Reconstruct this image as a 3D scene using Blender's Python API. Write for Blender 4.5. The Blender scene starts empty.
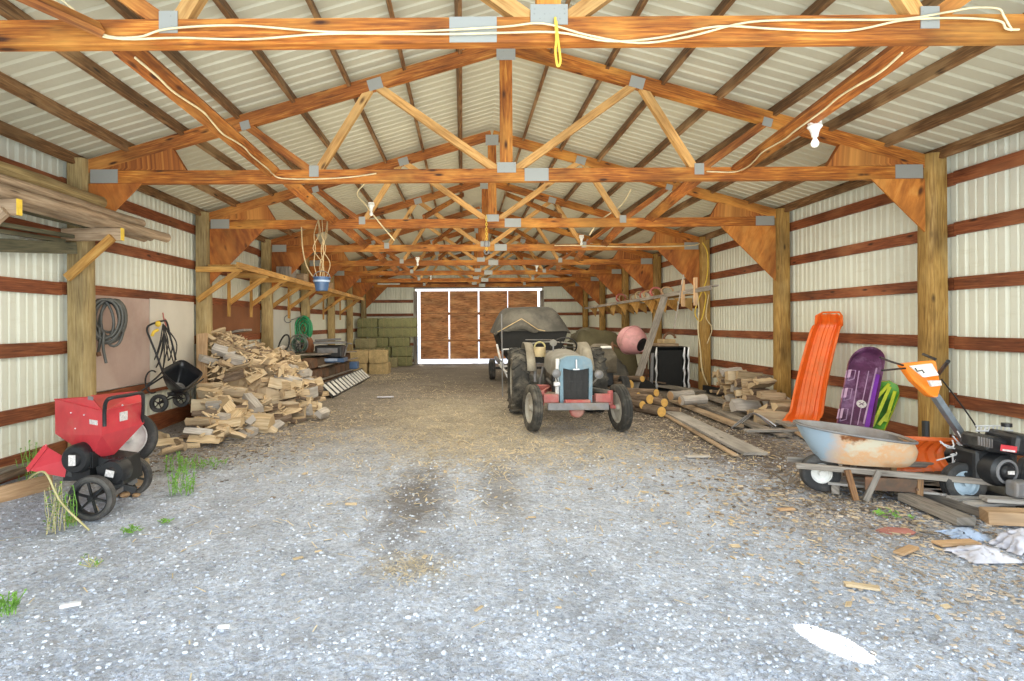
import bpy, bmesh, math, random
from mathutils import Matrix, Vector, noise
random.seed(7)
PI = math.pi
C = bpy.context.scene.collection
V = Vector
F, VX, VY, CH = 548.0, 463.0, 324.0, 1.55      # focal length (px of 1024), vanishing point, eye height
def P(px, py, Y):
    return V(((px-VX)/F*Y, Y, CH-(py-VY)/F*Y))
def gz(y):                                      # the earth floor falls slightly towards the back
    return 0.0 if y < 12 else -0.25*min(1.0, (y-12)/12.0)
def G(px, py):
    h = CH; Y = F*h/(py-VY)
    for _ in range(4):
        Y = F*(CH-gz(Y))/(py-VY)
    return V(((px-VX)/F*Y, Y, gz(Y)))
WM = {}
class MB:
    def __init__(s): s.v = []; s.f = []; s.uv = []; s.m = []
    def _q(s, idx, uv=None, m=0):
        s.f.append(idx); s.uv.append(uv if uv else [(0, 0)]*len(idx)); s.m.append(m)
    def box(s, c, size, R=None, m=0):
        c = V(c); a, b, d = [x/2 for x in size]
        n = len(s.v); R = R or Matrix.Identity(3)
        co = [(x, y, z) for x in (-a, a) for y in (-b, b) for z in (-d, d)]
        for p in co: s.v.append(c + R @ V(p))
        o = random.random()*50; o2 = random.random()*50
        dims = list(size); L = dims.index(max(dims)); W = [i for i in range(3) if i != L]
        for q in ((0, 1, 3, 2), (4, 6, 7, 5), (0, 4, 5, 1), (2, 3, 7, 6), (0, 2, 6, 4), (1, 5, 7, 3)):
            uv = [(o+co[i][L], o2+co[i][W[0]]+co[i][W[1]]*1.3) for i in q]
            s._q([n+i for i in q], uv, m)
        return s
    def bar(s, p, q, w, h, up=(0, 0, 1), m=0):
        p = V(p); q = V(q); d = q-p; L = d.length; x = d.normalized(); u = V(up)
        y = u.cross(x)
        if y.length < 1e-4: y = V((1, 0, 0)).cross(x)
        y.normalize(); z = x.cross(y)
        R = Matrix((x, y, z)).transposed()
        return s.box((p+q)/2, (L, w, h), R, m)
    def tube(s, pts, r, n=8, closed=False, m=0, cap=True):
        pts = [V(p) for p in pts]; N = len(pts)
        rs = r if isinstance(r, (list, tuple)) else [r]*N
        prev = None; base = len(s.v); acc = 0; o = random.random()*30; lens = []
        for i, p in enumerate(pts):
            a = pts[(i-1) % N] if (closed or i > 0) else p
            b = pts[(i+1) % N] if (closed or i < N-1) else p
            t = (b-a)
            t = t.normalized() if t.length > 1e-7 else V((0, 0, 1))
            if prev is None:
                k = V((0, 0, 1)) if abs(t.z) < .9 else V((1, 0, 0))
                y = t.cross(k).normalized()
            else:
                y = prev - t*prev.dot(t)
                y = y.normalized() if y.length > 1e-6 else t.orthogonal().normalized()
            prev = y; z = t.cross(y)
            if i: acc += (p-pts[i-1]).length
            lens.append(acc+o)
            for j in range(n):
                an = 2*PI*j/n
                s.v.append(p + (y*math.cos(an)+z*math.sin(an))*rs[i])
        M = N if closed else N-1
        for i in range(M):
            i2 = (i+1) % N
            for j in range(n):
                j2 = (j+1) % n
                s._q([base+i*n+j, base+i*n+j2, base+i2*n+j2, base+i2*n+j],
                     [(lens[i], j*.05), (lens[i], j*.05+.05), (lens[i2], j*.05+.05), (lens[i2], j*.05)], m)
        if cap and not closed:
            s._q([base+j for j in range(n)][::-1], None, m)
            s._q([base+(N-1)*n+j for j in range(n)], None, m)
        return s
    def lathe(s, prof, c, axis=(0, 0, 1), n=24, m=0, closed=False):
        c = V(c); ax = V(axis).normalized(); y = ax.orthogonal().normalized(); z = ax.cross(y)
        base = len(s.v)
        for (r, h) in prof:
            for j in range(n):
                an = 2*PI*j/n
                s.v.append(c + ax*h + (y*math.cos(an)+z*math.sin(an))*max(r, 1e-4))
        K = len(prof)
        for i in range(K if closed else K-1):
            i2 = (i+1) % K
            for j in range(n):
                j2 = (j+1) % n
                s._q([base+i*n+j, base+i*n+j2, base+i2*n+j2, base+i2*n+j], None, m)
        return s
    def loft(s, rings, closed=True, cap0=True, cap1=True, m=0):
        base = len(s.v); n = len(rings[0])
        for r in rings:
            for p in r: s.v.append(V(p))
        for i in range(len(rings)-1):
            for j in range(n if closed else n-1):
                j2 = (j+1) % n
                s._q([base+i*n+j, base+i*n+j2, base+(i+1)*n+j2, base+(i+1)*n+j],
                     [(i*.2, j*.1), (i*.2, j*.1+.1), (i*.2+.2, j*.1+.1), (i*.2+.2, j*.1)], m)
        if cap0: s._q([base+j for j in range(n)][::-1], None, m)
        if cap1: s._q([base+(len(rings)-1)*n+j for j in range(n)], None, m)
        return s
    def prism(s, poly, off, m=0):          # poly of 3D points, extruded by off
        off = V(off); a = [V(p) for p in poly]
        base = len(s.v); n = len(a)
        o = random.random()*20
        for p in a: s.v.append(p)
        for p in a: s.v.append(p+off)
        uv = [(o+(p-a[0]).length*.7, o+(p-a[1]).length*.7) for p in a]
        s._q([base+i for i in range(n)][::-1], uv[::-1], m); s._q([base+n+i for i in range(n)], uv, m)
        for i in range(n):
            j = (i+1) % n
            s._q([base+i, base+j, base+n+j, base+n+i], [(o, 0), (o+.1, 0), (o+.1, .1), (o, .1)], m)
        return s
    def ico(s, c, r, sub=1, sc=(1, 1, 1), jit=0, m=0):
        key = (sub,)
        if key not in ICO:
            b = bmesh.new(); bmesh.ops.create_icosphere(b, subdivisions=sub, radius=1)
            ICO[key] = ([v.co.copy() for v in b.verts], [[v.index for v in f.verts] for f in b.faces]); b.free()
        vs, fs = ICO[key]; base = len(s.v); c = V(c)
        for v in vs:
            k = r*(1+random.uniform(-jit, jit))
            s.v.append(c+V((v.x*sc[0]*k, v.y*sc[1]*k, v.z*sc[2]*k)))
        for f in fs: s._q([base+i for i in f], None, m)
        return s
    def build(s, name, mats, parent=None, world=True, smooth=None, bevel=0, sub=0, thick=0):
        me = bpy.data.meshes.new(name)
        vs = s.v
        if parent is not None and world:
            inv = WM[parent.name].inverted(); vs = [inv @ v for v in vs]
        org = V((0, 0, 0))
        if parent is None and vs:
            mn = V([min(v[i] for v in vs) for i in range(3)]); mx = V([max(v[i] for v in vs) for i in range(3)])
            org = V(((mn.x+mx.x)/2, (mn.y+mx.y)/2, mn.z)); vs = [v-org for v in vs]
        me.from_pydata([tuple(v) for v in vs], [], s.f)
        uvl = me.uv_layers.new(name='UVMap'); flat = []
        for u in s.uv:
            for a in u: flat += [a[0], a[1]]
        uvl.data.foreach_set('uv', flat)
        if not isinstance(mats, (list, tuple)): mats = [mats]
        for m in mats: me.materials.append(m)
        if len(mats) > 1: me.polygons.foreach_set('material_index', s.m)
        if smooth is not None:
            me.polygons.foreach_set('use_smooth', [True]*len(me.polygons))
            if smooth < 180: me.set_sharp_from_angle(angle=math.radians(smooth))
        me.update()
        o = bpy.data.objects.new(name, me); C.objects.link(o)
        o.location = org
        if parent is not None:
            o.parent = parent; o.location = (0, 0, 0); WM[o.name] = WM[parent.name]
        else: WM[o.name] = Matrix.Translation(org)
        if thick:
            md = o.modifiers.new('sol', 'SOLIDIFY'); md.thickness = thick; md.offset = 0
        if bevel:
            md = o.modifiers.new('bev', 'BEVEL'); md.width = bevel; md.segments = 2; md.limit_method = 'ANGLE'; md.angle_limit = math.radians(40)
        if sub:
            md = o.modifiers.new('sub', 'SUBSURF'); md.levels = sub; md.render_levels = sub
        return o
ICO = {}
def tag(o, label=None, cat=None, group=None, kind=None):
    if label: o['label'] = label
    if cat: o['category'] = cat
    if group: o['group'] = group
    if kind: o['kind'] = kind
    return o
def struct(name, mb, mat, **k):
    o = mb.build(name, mat, **k); o['kind'] = 'structure'; return o
def thing(name, label, cat, loc=(0, 0, 0), rz=0, group=None):
    o = bpy.data.objects.new(name, None); C.objects.link(o); o.empty_display_size = .1
    o.location = loc; o.rotation_euler = (0, 0, rz)
    WM[o.name] = Matrix.Translation(V(loc)) @ Matrix.Rotation(rz, 4, 'Z')
    return tag(o, label, cat, group)
def kids(o): return [c for c in bpy.data.objects if c.parent == o]
def copy_tree(o, parent=None):
    c = o.copy(); C.objects.link(c)
    if parent: c.parent = parent
    for ch in kids(o): copy_tree(ch, c)
    return c
def rot(ax, deg): return Matrix.Rotation(math.radians(deg), 3, ax)
def arc(c, u, v, r, a0, a1, n=16, r2=None):
    c = V(c); u = V(u); v = V(v); r2 = r2 or r
    return [c+u*r*math.cos(math.radians(a0+(a1-a0)*i/n))+v*r2*math.sin(math.radians(a0+(a1-a0)*i/n)) for i in range(n+1)]
def smoothpath(pts, k=4):
    pts = [V(p) for p in pts]; out = []
    n = len(pts)
    for i in range(n-1):
        p0 = pts[max(i-1, 0)]; p1 = pts[i]; p2 = pts[i+1]; p3 = pts[min(i+2, n-1)]
        for j in range(k):
            t = j/k
            out.append(.5*((2*p1)+(p2-p0)*t+(2*p0-5*p1+4*p2-p3)*t*t+(3*p1-p0-3*p2+p3)*t*t*t))
    out.append(pts[-1]); return out

# ------------------------------------------------------------------ materials
def newmat(name):
    m = bpy.data.materials.new(name); m.use_nodes = True
    nt = m.node_tree; b = nt.nodes['Principled BSDF']
    return m, nt, b
def ramp(nt, fac, stops):
    r = nt.nodes.new('ShaderNodeValToRGB'); nt.links.new(fac, r.inputs[0])
    e = r.color_ramp.elements
    while len(e) < len(stops): e.new(.5)
    for i, (p, c) in enumerate(stops):
        e[i].position = p; e[i].color = (c[0], c[1], c[2], 1) if not isinstance(c, (int, float)) else (c, c, c, 1)
    return r.outputs[0]
def noisen(nt, vec, scale, detail=3, rough=.55, dist=0):
    n = nt.nodes.new('ShaderNodeTexNoise'); n.inputs['Scale'].default_value = scale
    n.inputs['Detail'].default_value = detail; n.inputs['Roughness'].default_value = rough
    n.inputs['Distortion'].default_value = dist
    if vec is not None: nt.links.new(vec, n.inputs['Vector'])
    return n.outputs['Fac']
def coord(nt, which='Object'):
    return nt.nodes.new('ShaderNodeTexCoord').outputs[which]
def mapn(nt, vec, sc):
    n = nt.nodes.new('ShaderNodeMapping'); n.inputs['Scale'].default_value = sc
    nt.links.new(vec, n.inputs['Vector']); return n.outputs[0]
def mixc(nt, fac, a, b, mode='MIX'):
    n = nt.nodes.new('ShaderNodeMix'); n.data_type = 'RGBA'; n.blend_type = mode
    def put(sock, val):
        if hasattr(val, 'is_linked') or hasattr(val, 'links'): nt.links.new(val, sock)
        elif isinstance(val, (tuple, list)): sock.default_value = (val[0], val[1], val[2], 1)
        else: sock.default_value = val
    put(n.inputs[0], fac); put(n.inputs[6], a); put(n.inputs[7], b)
    return n.outputs[2]
def mathn(nt, op, a, b=None):
    n = nt.nodes.new('ShaderNodeMath'); n.operation = op
    for i, x in enumerate((a, b)):
        if x is None: continue
        if isinstance(x, (int, float)): n.inputs[i].default_value = x
        else: nt.links.new(x, n.inputs[i])
    return n.outputs[0]
def bump(nt, b, h, st=.3, d=.01):
    n = nt.nodes.new('ShaderNodeBump'); n.inputs['Strength'].default_value = st; n.inputs['Distance'].default_value = d
    nt.links.new(h, n.inputs['Height']); nt.links.new(n.outputs[0], b.inputs['Normal'])
def plain(name, col, rough=.5, metal=0, var=.25, vs=8, bmp=.1, dirt=None, dirt_amt=.4):
    m, nt, b = newmat(name)
    co = coord(nt); n = noisen(nt, co, vs, 4)
    lo = tuple(max(0, c*(1-var)) for c in col); hi = tuple(min(1, c*(1+var*.6)) for c in col)
    c = ramp(nt, n, [(.3, lo), (.7, hi)])
    if dirt:
        n2 = noisen(nt, co, vs*.35, 6, .65)
        f = ramp(nt, n2, [(.62-dirt_amt*.4, 0.0), (.72-dirt_amt*.2, 1.0)])
        c = mixc(nt, f, c, dirt)
    nt.links.new(c, b.inputs['Base Color'])
    b.inputs['Roughness'].default_value = rough; b.inputs['Metallic'].default_value = metal
    if bmp: bump(nt, b, noisen(nt, co, vs*5, 3), bmp, .01)
    return m
def wood(name, c1, c2, c3=None, rough=.65, fine=14, knots=True, lvar=.5):
    m, nt, b = newmat(name)
    uv = coord(nt, 'UV')
    v1 = mapn(nt, uv, (1.2, fine, 1))
    g = noisen(nt, v1, 3, 5, .6, .4)
    c = ramp(nt, g, [(.3, c1), (.55, c2), (.75, c3 or tuple(min(1, x*1.25) for x in c2))])
    big = noisen(nt, mapn(nt, uv, (.8, 2.0, 1)), 1.3, 3)
    dk = ramp(nt, big, [(.3, 1-lvar), (.6, 1.0)])
    tint = noisen(nt, mapn(nt, uv, (.55, 1.2, 1)), 1.7, 4, .6)
    c = mixc(nt, ramp(nt, tint, [(.50, 0.0), (.66, .75)]), c, c3 or tuple(min(1, x*1.25) for x in c2))
    c = mixc(nt, 1.0, c, dk, 'MULTIPLY')
    if knots:
        vo = nt.nodes.new('ShaderNodeTexVoronoi'); vo.inputs['Scale'].default_value = 1.0
        nt.links.new(mapn(nt, uv, (2.2, 6, 1)), vo.inputs['Vector'])
        k = ramp(nt, vo.outputs['Distance'], [(.06, 1.0), (.16, 0.0)])
        c = mixc(nt, k, c, tuple(x*.3 for x in c1))
    nt.links.new(c, b.inputs['Base Color']); b.inputs['Roughness'].default_value = rough
    bump(nt, b, g, .25, .004)
    return m
M = {}
M['truss'] = wood('stained_orange_lumber', (.16, .038, .005), (.50, .155, .018), (.78, .37, .07), fine=16)
M['truss_light'] = wood('light_orange_lumber', (.45, .2, .05), (.75, .42, .14), (.85, .52, .2))
M['rafter'] = wood('red_brown_lumber', (.15, .035, .006), (.43, .135, .022), (.68, .31, .07))
M['purlin'] = wood('dark_purlin', (.08, .035, .014), (.26, .125, .045), (.52, .33, .16))
M['girt'] = wood('red_girt', (.12, .028, .012), (.29, .085, .03), (.44, .17, .07))
M['post'] = wood('treated_post', (.20, .10, .02), (.45, .26, .065), (.60, .40, .14), fine=20)
M['post_grey'] = wood('weathered_post', (.26, .17, .07), (.46, .34, .15), (.60, .47, .25), fine=20)
M['ply'] = wood('orange_plywood', (.34, .10, .015), (.62, .22, .035), (.76, .36, .08), fine=5)
M['brace_ply'] = wood('dark_red_plywood', (.24, .06, .01), (.46, .14, .022), (.62, .25, .05), fine=5)
M['rack'] = wood('yellow_rack_lumber', (.38, .16, .03), (.62, .33, .08), (.72, .45, .15))
M['grey_wood'] = wood('grey_weathered_wood', (.14, .12, .10), (.32, .28, .24), (.45, .41, .36))
M['grey_plank'] = wood('pale_grey_plank', (.30, .28, .26), (.46, .43, .40), (.56, .53, .5))
M['pole_wood'] = wood('pole_wood', (.26, .17, .10), (.47, .34, .22), (.6, .47, .33))
M['dark_pole'] = wood('dark_green_pole', (.05, .055, .035), (.13, .12, .07), (.2, .18, .11))
M['tan_wood'] = wood('tan_wood', (.42, .24, .12), (.62, .40, .22), (.74, .52, .33))
M['fresh'] = wood('fresh_split_wood', (.50, .34, .18), (.76, .58, .36), (.90, .76, .54), fine=22, knots=False)
M['fresh_dk'] = wood('aged_split_wood', (.32, .21, .12), (.58, .43, .27), (.76, .61, .42), fine=22, knots=False)
M['fresh_gr'] = wood('grey_split_wood', (.36, .32, .28), (.58, .53, .48), (.74, .70, .65), fine=22, knots=False)
M['bark'] = wood('bark', (.07, .045, .03), (.22, .15, .1), (.36, .28, .21), rough=.9, fine=7, knots=False)
M['yellow_end'] = plain('cut_log_end', (.85, .50, .14), .7, var=.2, vs=14)
M['yellow_paint'] = plain('yellow_end_paint', (.85, .58, .06), .5)
M['door_wood'] = wood('barn_door_boards', (.26, .09, .03), (.62, .27, .10), (.80, .44, .20), fine=6)
M['header'] = wood('dark_header', (.13, .05, .025), (.28, .11, .05), (.36, .17, .08))
def metal_sheet(name, base, dirt, rough=.42):
    m, nt, b = newmat(name)
    co = coord(nt)
    n = noisen(nt, co, 1.2, 5, .6); c = ramp(nt, n, [(.3, tuple(x*.9 for x in base)), (.7, base)])
    n2 = noisen(nt, mapn(nt, co, (.6, .6, 3)), 3, 5, .7)
    c = mixc(nt, ramp(nt, n2, [(.55, 0.0), (.85, .55)]), c, dirt)
    nt.links.new(c, b.inputs['Base Color']); b.inputs['Roughness'].default_value = rough
    b.inputs['Metallic'].default_value = .0
    return m
M['wall_metal'] = metal_sheet('wall_steel', (.78, .80, .69), (.55, .52, .38))
M['roof_metal'] = metal_sheet('roof_steel', (.62, .60, .47), (.46, .42, .31), .5)
def galv():
    m, nt, b = newmat('galvanised_plate')
    uv = coord(nt)
    vo = nt.nodes.new('ShaderNodeTexVoronoi'); vo.inputs['Scale'].default_value = 34; vo.inputs['Randomness'].default_value = .15
    nt.links.new(uv, vo.inputs['Vector'])
    c = ramp(nt, vo.outputs['Distance'], [(.2, (.14, .14, .13)), (.38, (.40, .41, .39))])
    nt.links.new(c, b.inputs['Base Color']); b.inputs['Metallic'].default_value = .35; b.inputs['Roughness'].default_value = .45
    return m
M['galv'] = galv()
M['black'] = plain('black_metal', (.015, .016, .018), .45, dirt=(.07, .065, .06), dirt_amt=.2)
M['black_pl'] = plain('black_plastic', (.016, .017, .02), .35, var=.3, dirt=(.07, .07, .065), dirt_amt=.2)
M['rubber'] = plain('tire_rubber', (.03, .031, .033), .75, dirt=(.12, .11, .10), dirt_amt=.4, vs=10)
M['rubber_dusty'] = plain('dusty_tire_rubber', (.04, .039, .036), .85, dirt=(.15, .135, .11), dirt_amt=.35, vs=10)
M['red'] = plain('red_enamel', (.62, .05, .065), .38, var=.12, bmp=.02, dirt=(.55, .12, .1), dirt_amt=.15)
M['red_faded'] = plain('faded_red_paint', (.48, .10, .09), .6, dirt=(.5, .25, .2), dirt_amt=.5)
M['orange'] = plain('orange_plastic', (.86, .16, .02), .4, var=.12, bmp=.03, dirt=(.62, .2, .06), dirt_amt=.2)
M['orange_bright'] = plain('orange_enamel', (.92, .25, .02), .35, var=.1, bmp=.02)
M['purple'] = plain('purple_plastic', (.12, .035, .10), .4, var=.35, dirt=(.3, .16, .3), dirt_amt=.3)
M['lilac'] = plain('lilac_line', (.55, .36, .55), .5)
M['violet'] = plain('violet_stripe', (.22, .04, .42), .4)
M['lime'] = plain('lime_plastic', (.62, .72, .04), .4, var=.2)
M['green_pl'] = plain('green_plastic', (.12, .40, .05), .45, var=.5, vs=5)
M['white'] = plain('white_paint', (.8, .8, .78), .45, dirt=(.55, .52, .46), dirt_amt=.2)
M['label'] = plain('label_paper', (.72, .68, .66), .5, var=.3, vs=60)
M['grey_metal'] = plain('grey_metal', (.24, .24, .25), .5, .3, dirt=(.24, .2, .16), dirt_amt=.3)
M['light_metal'] = plain('aluminium', (.72, .73, .75), .35, .4)
M['tractor_grey'] = plain('dusty_grey_hood', (.24, .235, .21), .6, dirt=(.20, .18, .15), dirt_amt=.5)
M['tractor_blue'] = plain('pale_blue_grille_paint', (.18, .30, .38), .45, var=.15, dirt=(.28, .33, .35), dirt_amt=.3)
M['screen'] = plain('radiator_mesh', (.055, .055, .055), .6, var=.3, vs=90)
M['tarp'] = plain('grey_tarp', (.065, .062, .055), .75, var=.35, vs=3, dirt=(.14, .13, .11), dirt_amt=.35)
M['olive_tarp'] = plain('olive_tarp', (.11, .095, .05), .8, var=.3, vs=3)
M['hull'] = plain('black_hull', (.008, .009, .010), .75)
M['pink'] = plain('faded_pink_drum', (.66, .33, .35), .55, var=.15, dirt=(.42, .25, .22), dirt_amt=.25)
M['green_hose'] = plain('green_hose', (.02, .30, .12), .35)
M['hose'] = plain('grey_hose', (.10, .10, .09), .5, var=.4)
M['cord'] = plain('black_cord', (.03, .03, .03), .5)
M['wire'] = plain('cream_wire', (.80, .68, .42), .45, bmp=0)
M['rope'] = plain('pale_rope', (.48, .36, .20), .8)
M['yellow_rope'] = plain('yellow_rope', (.85, .6, .08), .6)
M['porcelain'] = plain('porcelain', (.88, .88, .85), .3, bmp=0, var=.05)
M['blue'] = plain('blue_plastic', (.06, .12, .25), .4)
M['blue_lt'] = plain('pale_blue_plastic', (.4, .5, .68), .4)
M['panel_pink'] = plain('pinkish_board', (.50, .36, .31), .8, var=.12, vs=2, dirt=(.56, .44, .39), dirt_amt=.4)
M['panel_cream'] = plain('cream_board', (.70, .66, .58), .75, var=.08, vs=2)
M['panel_brown'] = plain('brown_hardboard', (.24, .09, .035), .7, var=.2, vs=2)
M['panel_white'] = plain('white_liner', (.62, .62, .58), .6, var=.1, vs=2)
M['rust'] = plain('rusty_brown', (.20, .10, .055), .8, dirt=(.1, .07, .05), dirt_amt=.4)
M['leaf'] = plain('weed_leaf', (.20, .42, .06), .6, var=.4, vs=30)
M['leaf_dry'] = plain('dry_stem', (.5, .45, .22), .7)
M['clear'] = plain('bulb_glass', (.9, .9, .88), .15, bmp=0, var=.02)
M['rag'] = plain('pale_rag', (.60, .60, .68), .8, var=.3, vs=6)
M['red_leaf'] = plain('red_scrap', (.42, .17, .14), .9)
def straw_mat(name, a, b_, c):
    m, nt, b = newmat(name)
    co = coord(nt)
    n = noisen(nt, mapn(nt, co, (9, 9, 40)), 3, 6, .75, 1.5)
    n2 = noisen(nt, co, 5, 4)
    col = ramp(nt, n, [(.32, a), (.5, b_), (.68, c)])
    col = mixc(nt, 1.0, col, ramp(nt, n2, [(.3, .65), (.7, 1.0)]), 'MULTIPLY')
    nt.links.new(col, b.inputs['Base Color']); b.inputs['Roughness'].default_value = .9
    bump(nt, b, n, .9, .03)
    return m
M['hay_green'] = straw_mat('green_hay', (.10, .10, .04), (.28, .28, .13), (.46, .45, .25))
M['hay_tan'] = straw_mat('yellow_straw', (.34, .24, .10), (.68, .50, .25), (.88, .72, .42))
M['hay_pale'] = straw_mat('pale_hay', (.2, .17, .09), (.40, .36, .2), (.55, .5, .3))
M['straw'] = plain('loose_straw', (.72, .60, .40), .8, var=.4, vs=3)
M['chips'] = plain('wood_chips', (.50, .42, .34), .85, var=.6, vs=4)
M['chips_dark'] = plain('bark_chips', (.25, .195, .145), .9, var=.6, vs=4)
M['stone'] = plain('gravel_stone', (.56, .60, .68), .85, var=.5, vs=4)
def tubmat():
    m, nt, b = newmat('rusted_tray')
    co = coord(nt); s = nt.nodes.new('ShaderNodeSeparateXYZ'); nt.links.new(co, s.inputs[0])
    n = noisen(nt, co, 4, 6, .65)
    c = ramp(nt, n, [(.35, (.62, .50, .36)), (.5, (.72, .42, .22)), (.62, (.66, .60, .46))])
    xx = mathn(nt, 'ADD', s.outputs[0], mathn(nt, 'MULTIPLY', n, .5))
    blue = ramp(nt, xx, [(.42, (1, 1, 1)), (.55, (0, 0, 0))])
    # the front of the tray keeps its blue-grey paint, with a patch of rust
    xs = mathn(nt, 'ADD', mathn(nt, 'MULTIPLY', s.outputs[0], -1), mathn(nt, 'MULTIPLY', n, .35))
    fb = ramp(nt, xs, [(.42, 0.0), (.56, 1.0)])
    c = mixc(nt, fb, c, (.36, .47, .57))
    n3 = noisen(nt, co, 3.3, 5, .6)
    c = mixc(nt, ramp(nt, n3, [(.56, 0.0), (.62, 1.0)]), c, (.25, .09, .03))
    nt.links.new(c, b.inputs['Base Color']); b.inputs['Roughness'].default_value = .6
    bump(nt, b, n, .2, .01)
    return m
M['tub'] = tubmat()
M['tub_in'] = plain('tray_inside', (.34, .32, .31), .7, dirt=(.25, .19, .15), dirt_amt=.5, vs=6)
# ------------------------------------------------------------------ setting
XC = .52; XL = XC-5.0; XR = XC+5.0
YK = {-1: 3.28}
for k in range(0, 7): YK[k] = 6.44+3.05*k
WL, WR, YB = XL-.165, XR+.165, 25.0
ROOF0, SLOPE = 5.0, .285
def roofz(x): return ROOF0-SLOPE*abs(x-XC)

def floor_mat():
    m, nt, b = newmat('gravel_and_dirt')
    co = coord(nt, 'Object')
    geo = nt.nodes.new('ShaderNodeNewGeometry'); pos = geo.outputs['Position']
    s = nt.nodes.new('ShaderNodeSeparateXYZ'); nt.links.new(pos, s.inputs[0]); X, Y = s.outputs[0], s.outputs[1]
    n1 = noisen(nt, pos, .9, 5, .6); n2 = noisen(nt, pos, 9, 6, .7); n3 = noisen(nt, pos, 38, 4, .7)
    vo = nt.nodes.new('ShaderNodeTexVoronoi'); vo.inputs['Scale'].default_value = 42; nt.links.new(pos, vo.inputs['Vector'])
    vo2 = nt.nodes.new('ShaderNodeTexVoronoi'); vo2.inputs['Scale'].default_value = 17; nt.links.new(pos, vo2.inputs['Vector'])
    gravel = ramp(nt, n3, [(.3, (.30, .34, .42)), (.48, (.56, .62, .74)), (.68, (.84, .89, 1.0))])  # bluish tint of the sky light is put into the gravel colour
    gravel = mixc(nt, ramp(nt, n2, [(.38, .6), (.55, 0.0)]), gravel, (.45, .46, .50))
    gravel = mixc(nt, ramp(nt, vo.outputs['Distance'], [(.1, .45), (.3, 0.0)]), gravel, (.84, .88, .96))
    dirt = ramp(nt, n3, [(.3, (.14, .12, .10)), (.5, (.31, .27, .225)), (.72, (.54, .48, .41))])
    straw = ramp(nt, n3, [(.3, (.25, .21, .15)), (.5, (.47, .41, .31)), (.7, (.72, .65, .52))])
    # gravel near the open front, dirt further in
    yy = mathn(nt, 'ADD', Y, mathn(nt, 'MULTIPLY', mathn(nt, 'SUBTRACT', n1, .5), 3.5))
    f = ramp(nt, mathn(nt, 'DIVIDE', yy, 20), [(.27, 0.0), (.44, 1.0)])
    c = mixc(nt, f, gravel, dirt)
    def blob(cx, cy, rx, ry, col, amt, soft=.45):
        nonlocal c
        a = mathn(nt, 'DIVIDE', mathn(nt, 'SUBTRACT', X, cx), rx); d = mathn(nt, 'DIVIDE', mathn(nt, 'SUBTRACT', Y, cy), ry)
        r = mathn(nt, 'SQRT', mathn(nt, 'ADD', mathn(nt, 'MULTIPLY', a, a), mathn(nt, 'MULTIPLY', d, d)))
        r = mathn(nt, 'ADD', r, mathn(nt, 'MULTIPLY', mathn(nt, 'SUBTRACT', n2, .5), 1.1))
        r = mathn(nt, 'ADD', r, mathn(nt, 'MULTIPLY', mathn(nt, 'SUBTRACT', n1, .5), .9))
        c = mixc(nt, ramp(nt, r, [(1-soft, amt), (1.0, 0.0)]), c, col)
    blob(-.1, 9.2, 1.5, 3.6, straw, .75, .6)
    blob(.9, 7.0, 1.9, 1.5, straw, .5, .6)
    blob(-.45, 4.9, .42, 1.5, (.15, .125, .10), .75, .7)
    blob(.35, 5.3, .3, 1.4, (.20, .17, .13), .55, .7)
    blob(-.35, 3.55, .3, .28, straw, .6, .7)
    blob(3.4, 7.2, 1.2, 2.6, (.13, .085, .055), .8, .6)
    blob(3.3, 4.5, 1.3, 1.0, (.25, .2, .17), .6, .8)
    blob(-3.6, 7.0, 1.2, 2.2, (.28, .25, .23), .6, .7)
    blob(3.4, 11.5, 1.6, 3.2, (.10, .07, .045), .8, .6)
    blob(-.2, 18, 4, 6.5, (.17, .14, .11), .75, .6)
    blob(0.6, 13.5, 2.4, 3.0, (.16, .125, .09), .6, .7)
    c = mixc(nt, 1.0, c, ramp(nt, noisen(nt, pos, 2.2, 4, .7), [(.32, .72), (.6, 1.0)]), 'MULTIPLY')
    nt.links.new(c, b.inputs['Base Color']); b.inputs['Roughness'].default_value = .92
    h = mathn(nt, 'ADD', mathn(nt, 'MULTIPLY', n3, .7), mathn(nt, 'MULTIPLY', n2, .8))
    h = mathn(nt, 'SUBTRACT', h, mathn(nt, 'MULTIPLY', vo2.outputs['Distance'], .5))
    bump(nt, b, h, .9, .05)
    return m
M['floor'] = floor_mat()
def ground_h(x, y):
    h = gz(y)
    h += .018*noise.noise(V((x*.9, y*.9, 0))) + .012*noise.noise(V((x*3, y*3, 4)))+.006*noise.noise(V((x*9, y*9, 9)))
    return h-.012
mb = MB()
ys = []; y = -1.0
while y < 25.3: ys.append(y); y += .06 if y < 7 else (.12 if y < 13 else .3)
xs = [WL-.2+i*(WR-WL+.4)/170 for i in range(171)]
for y in ys:
    for x in xs: mb.v.append(V((x, y, ground_h(x, y))))
nx = len(xs)
for j in range(len(ys)-1):
    for i in range(nx-1): mb._q([j*nx+i, j*nx+i+1, (j+1)*nx+i+1, (j+1)*nx+i])
struct('floor', mb, M['floor'], smooth=180)
mb = MB()
gy = plain('outside_gravel', (.62, .62, .62), .9, vs=2)  # ground planes added outside for light, kept pale to bounce it in
for (x0, x1, y0, y1) in ((-60, 60, -60, -1.0), (-60, 60, 25.3, 80)):
    n = len(mb.v); mb.v += [V((x0, y0, -.02 if y0 < 0 else -.3)), V((x1, y0, -.02 if y0 < 0 else -.3)), V((x1, y1, -.02 if y0 < 0 else -.3)), V((x0, y1, -.02 if y0 < 0 else -.3))]
    mb._q([n, n+1, n+2, n+3])
struct('trim_1', mb, gy)['label'] = 'pale open ground outside the barn'

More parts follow.
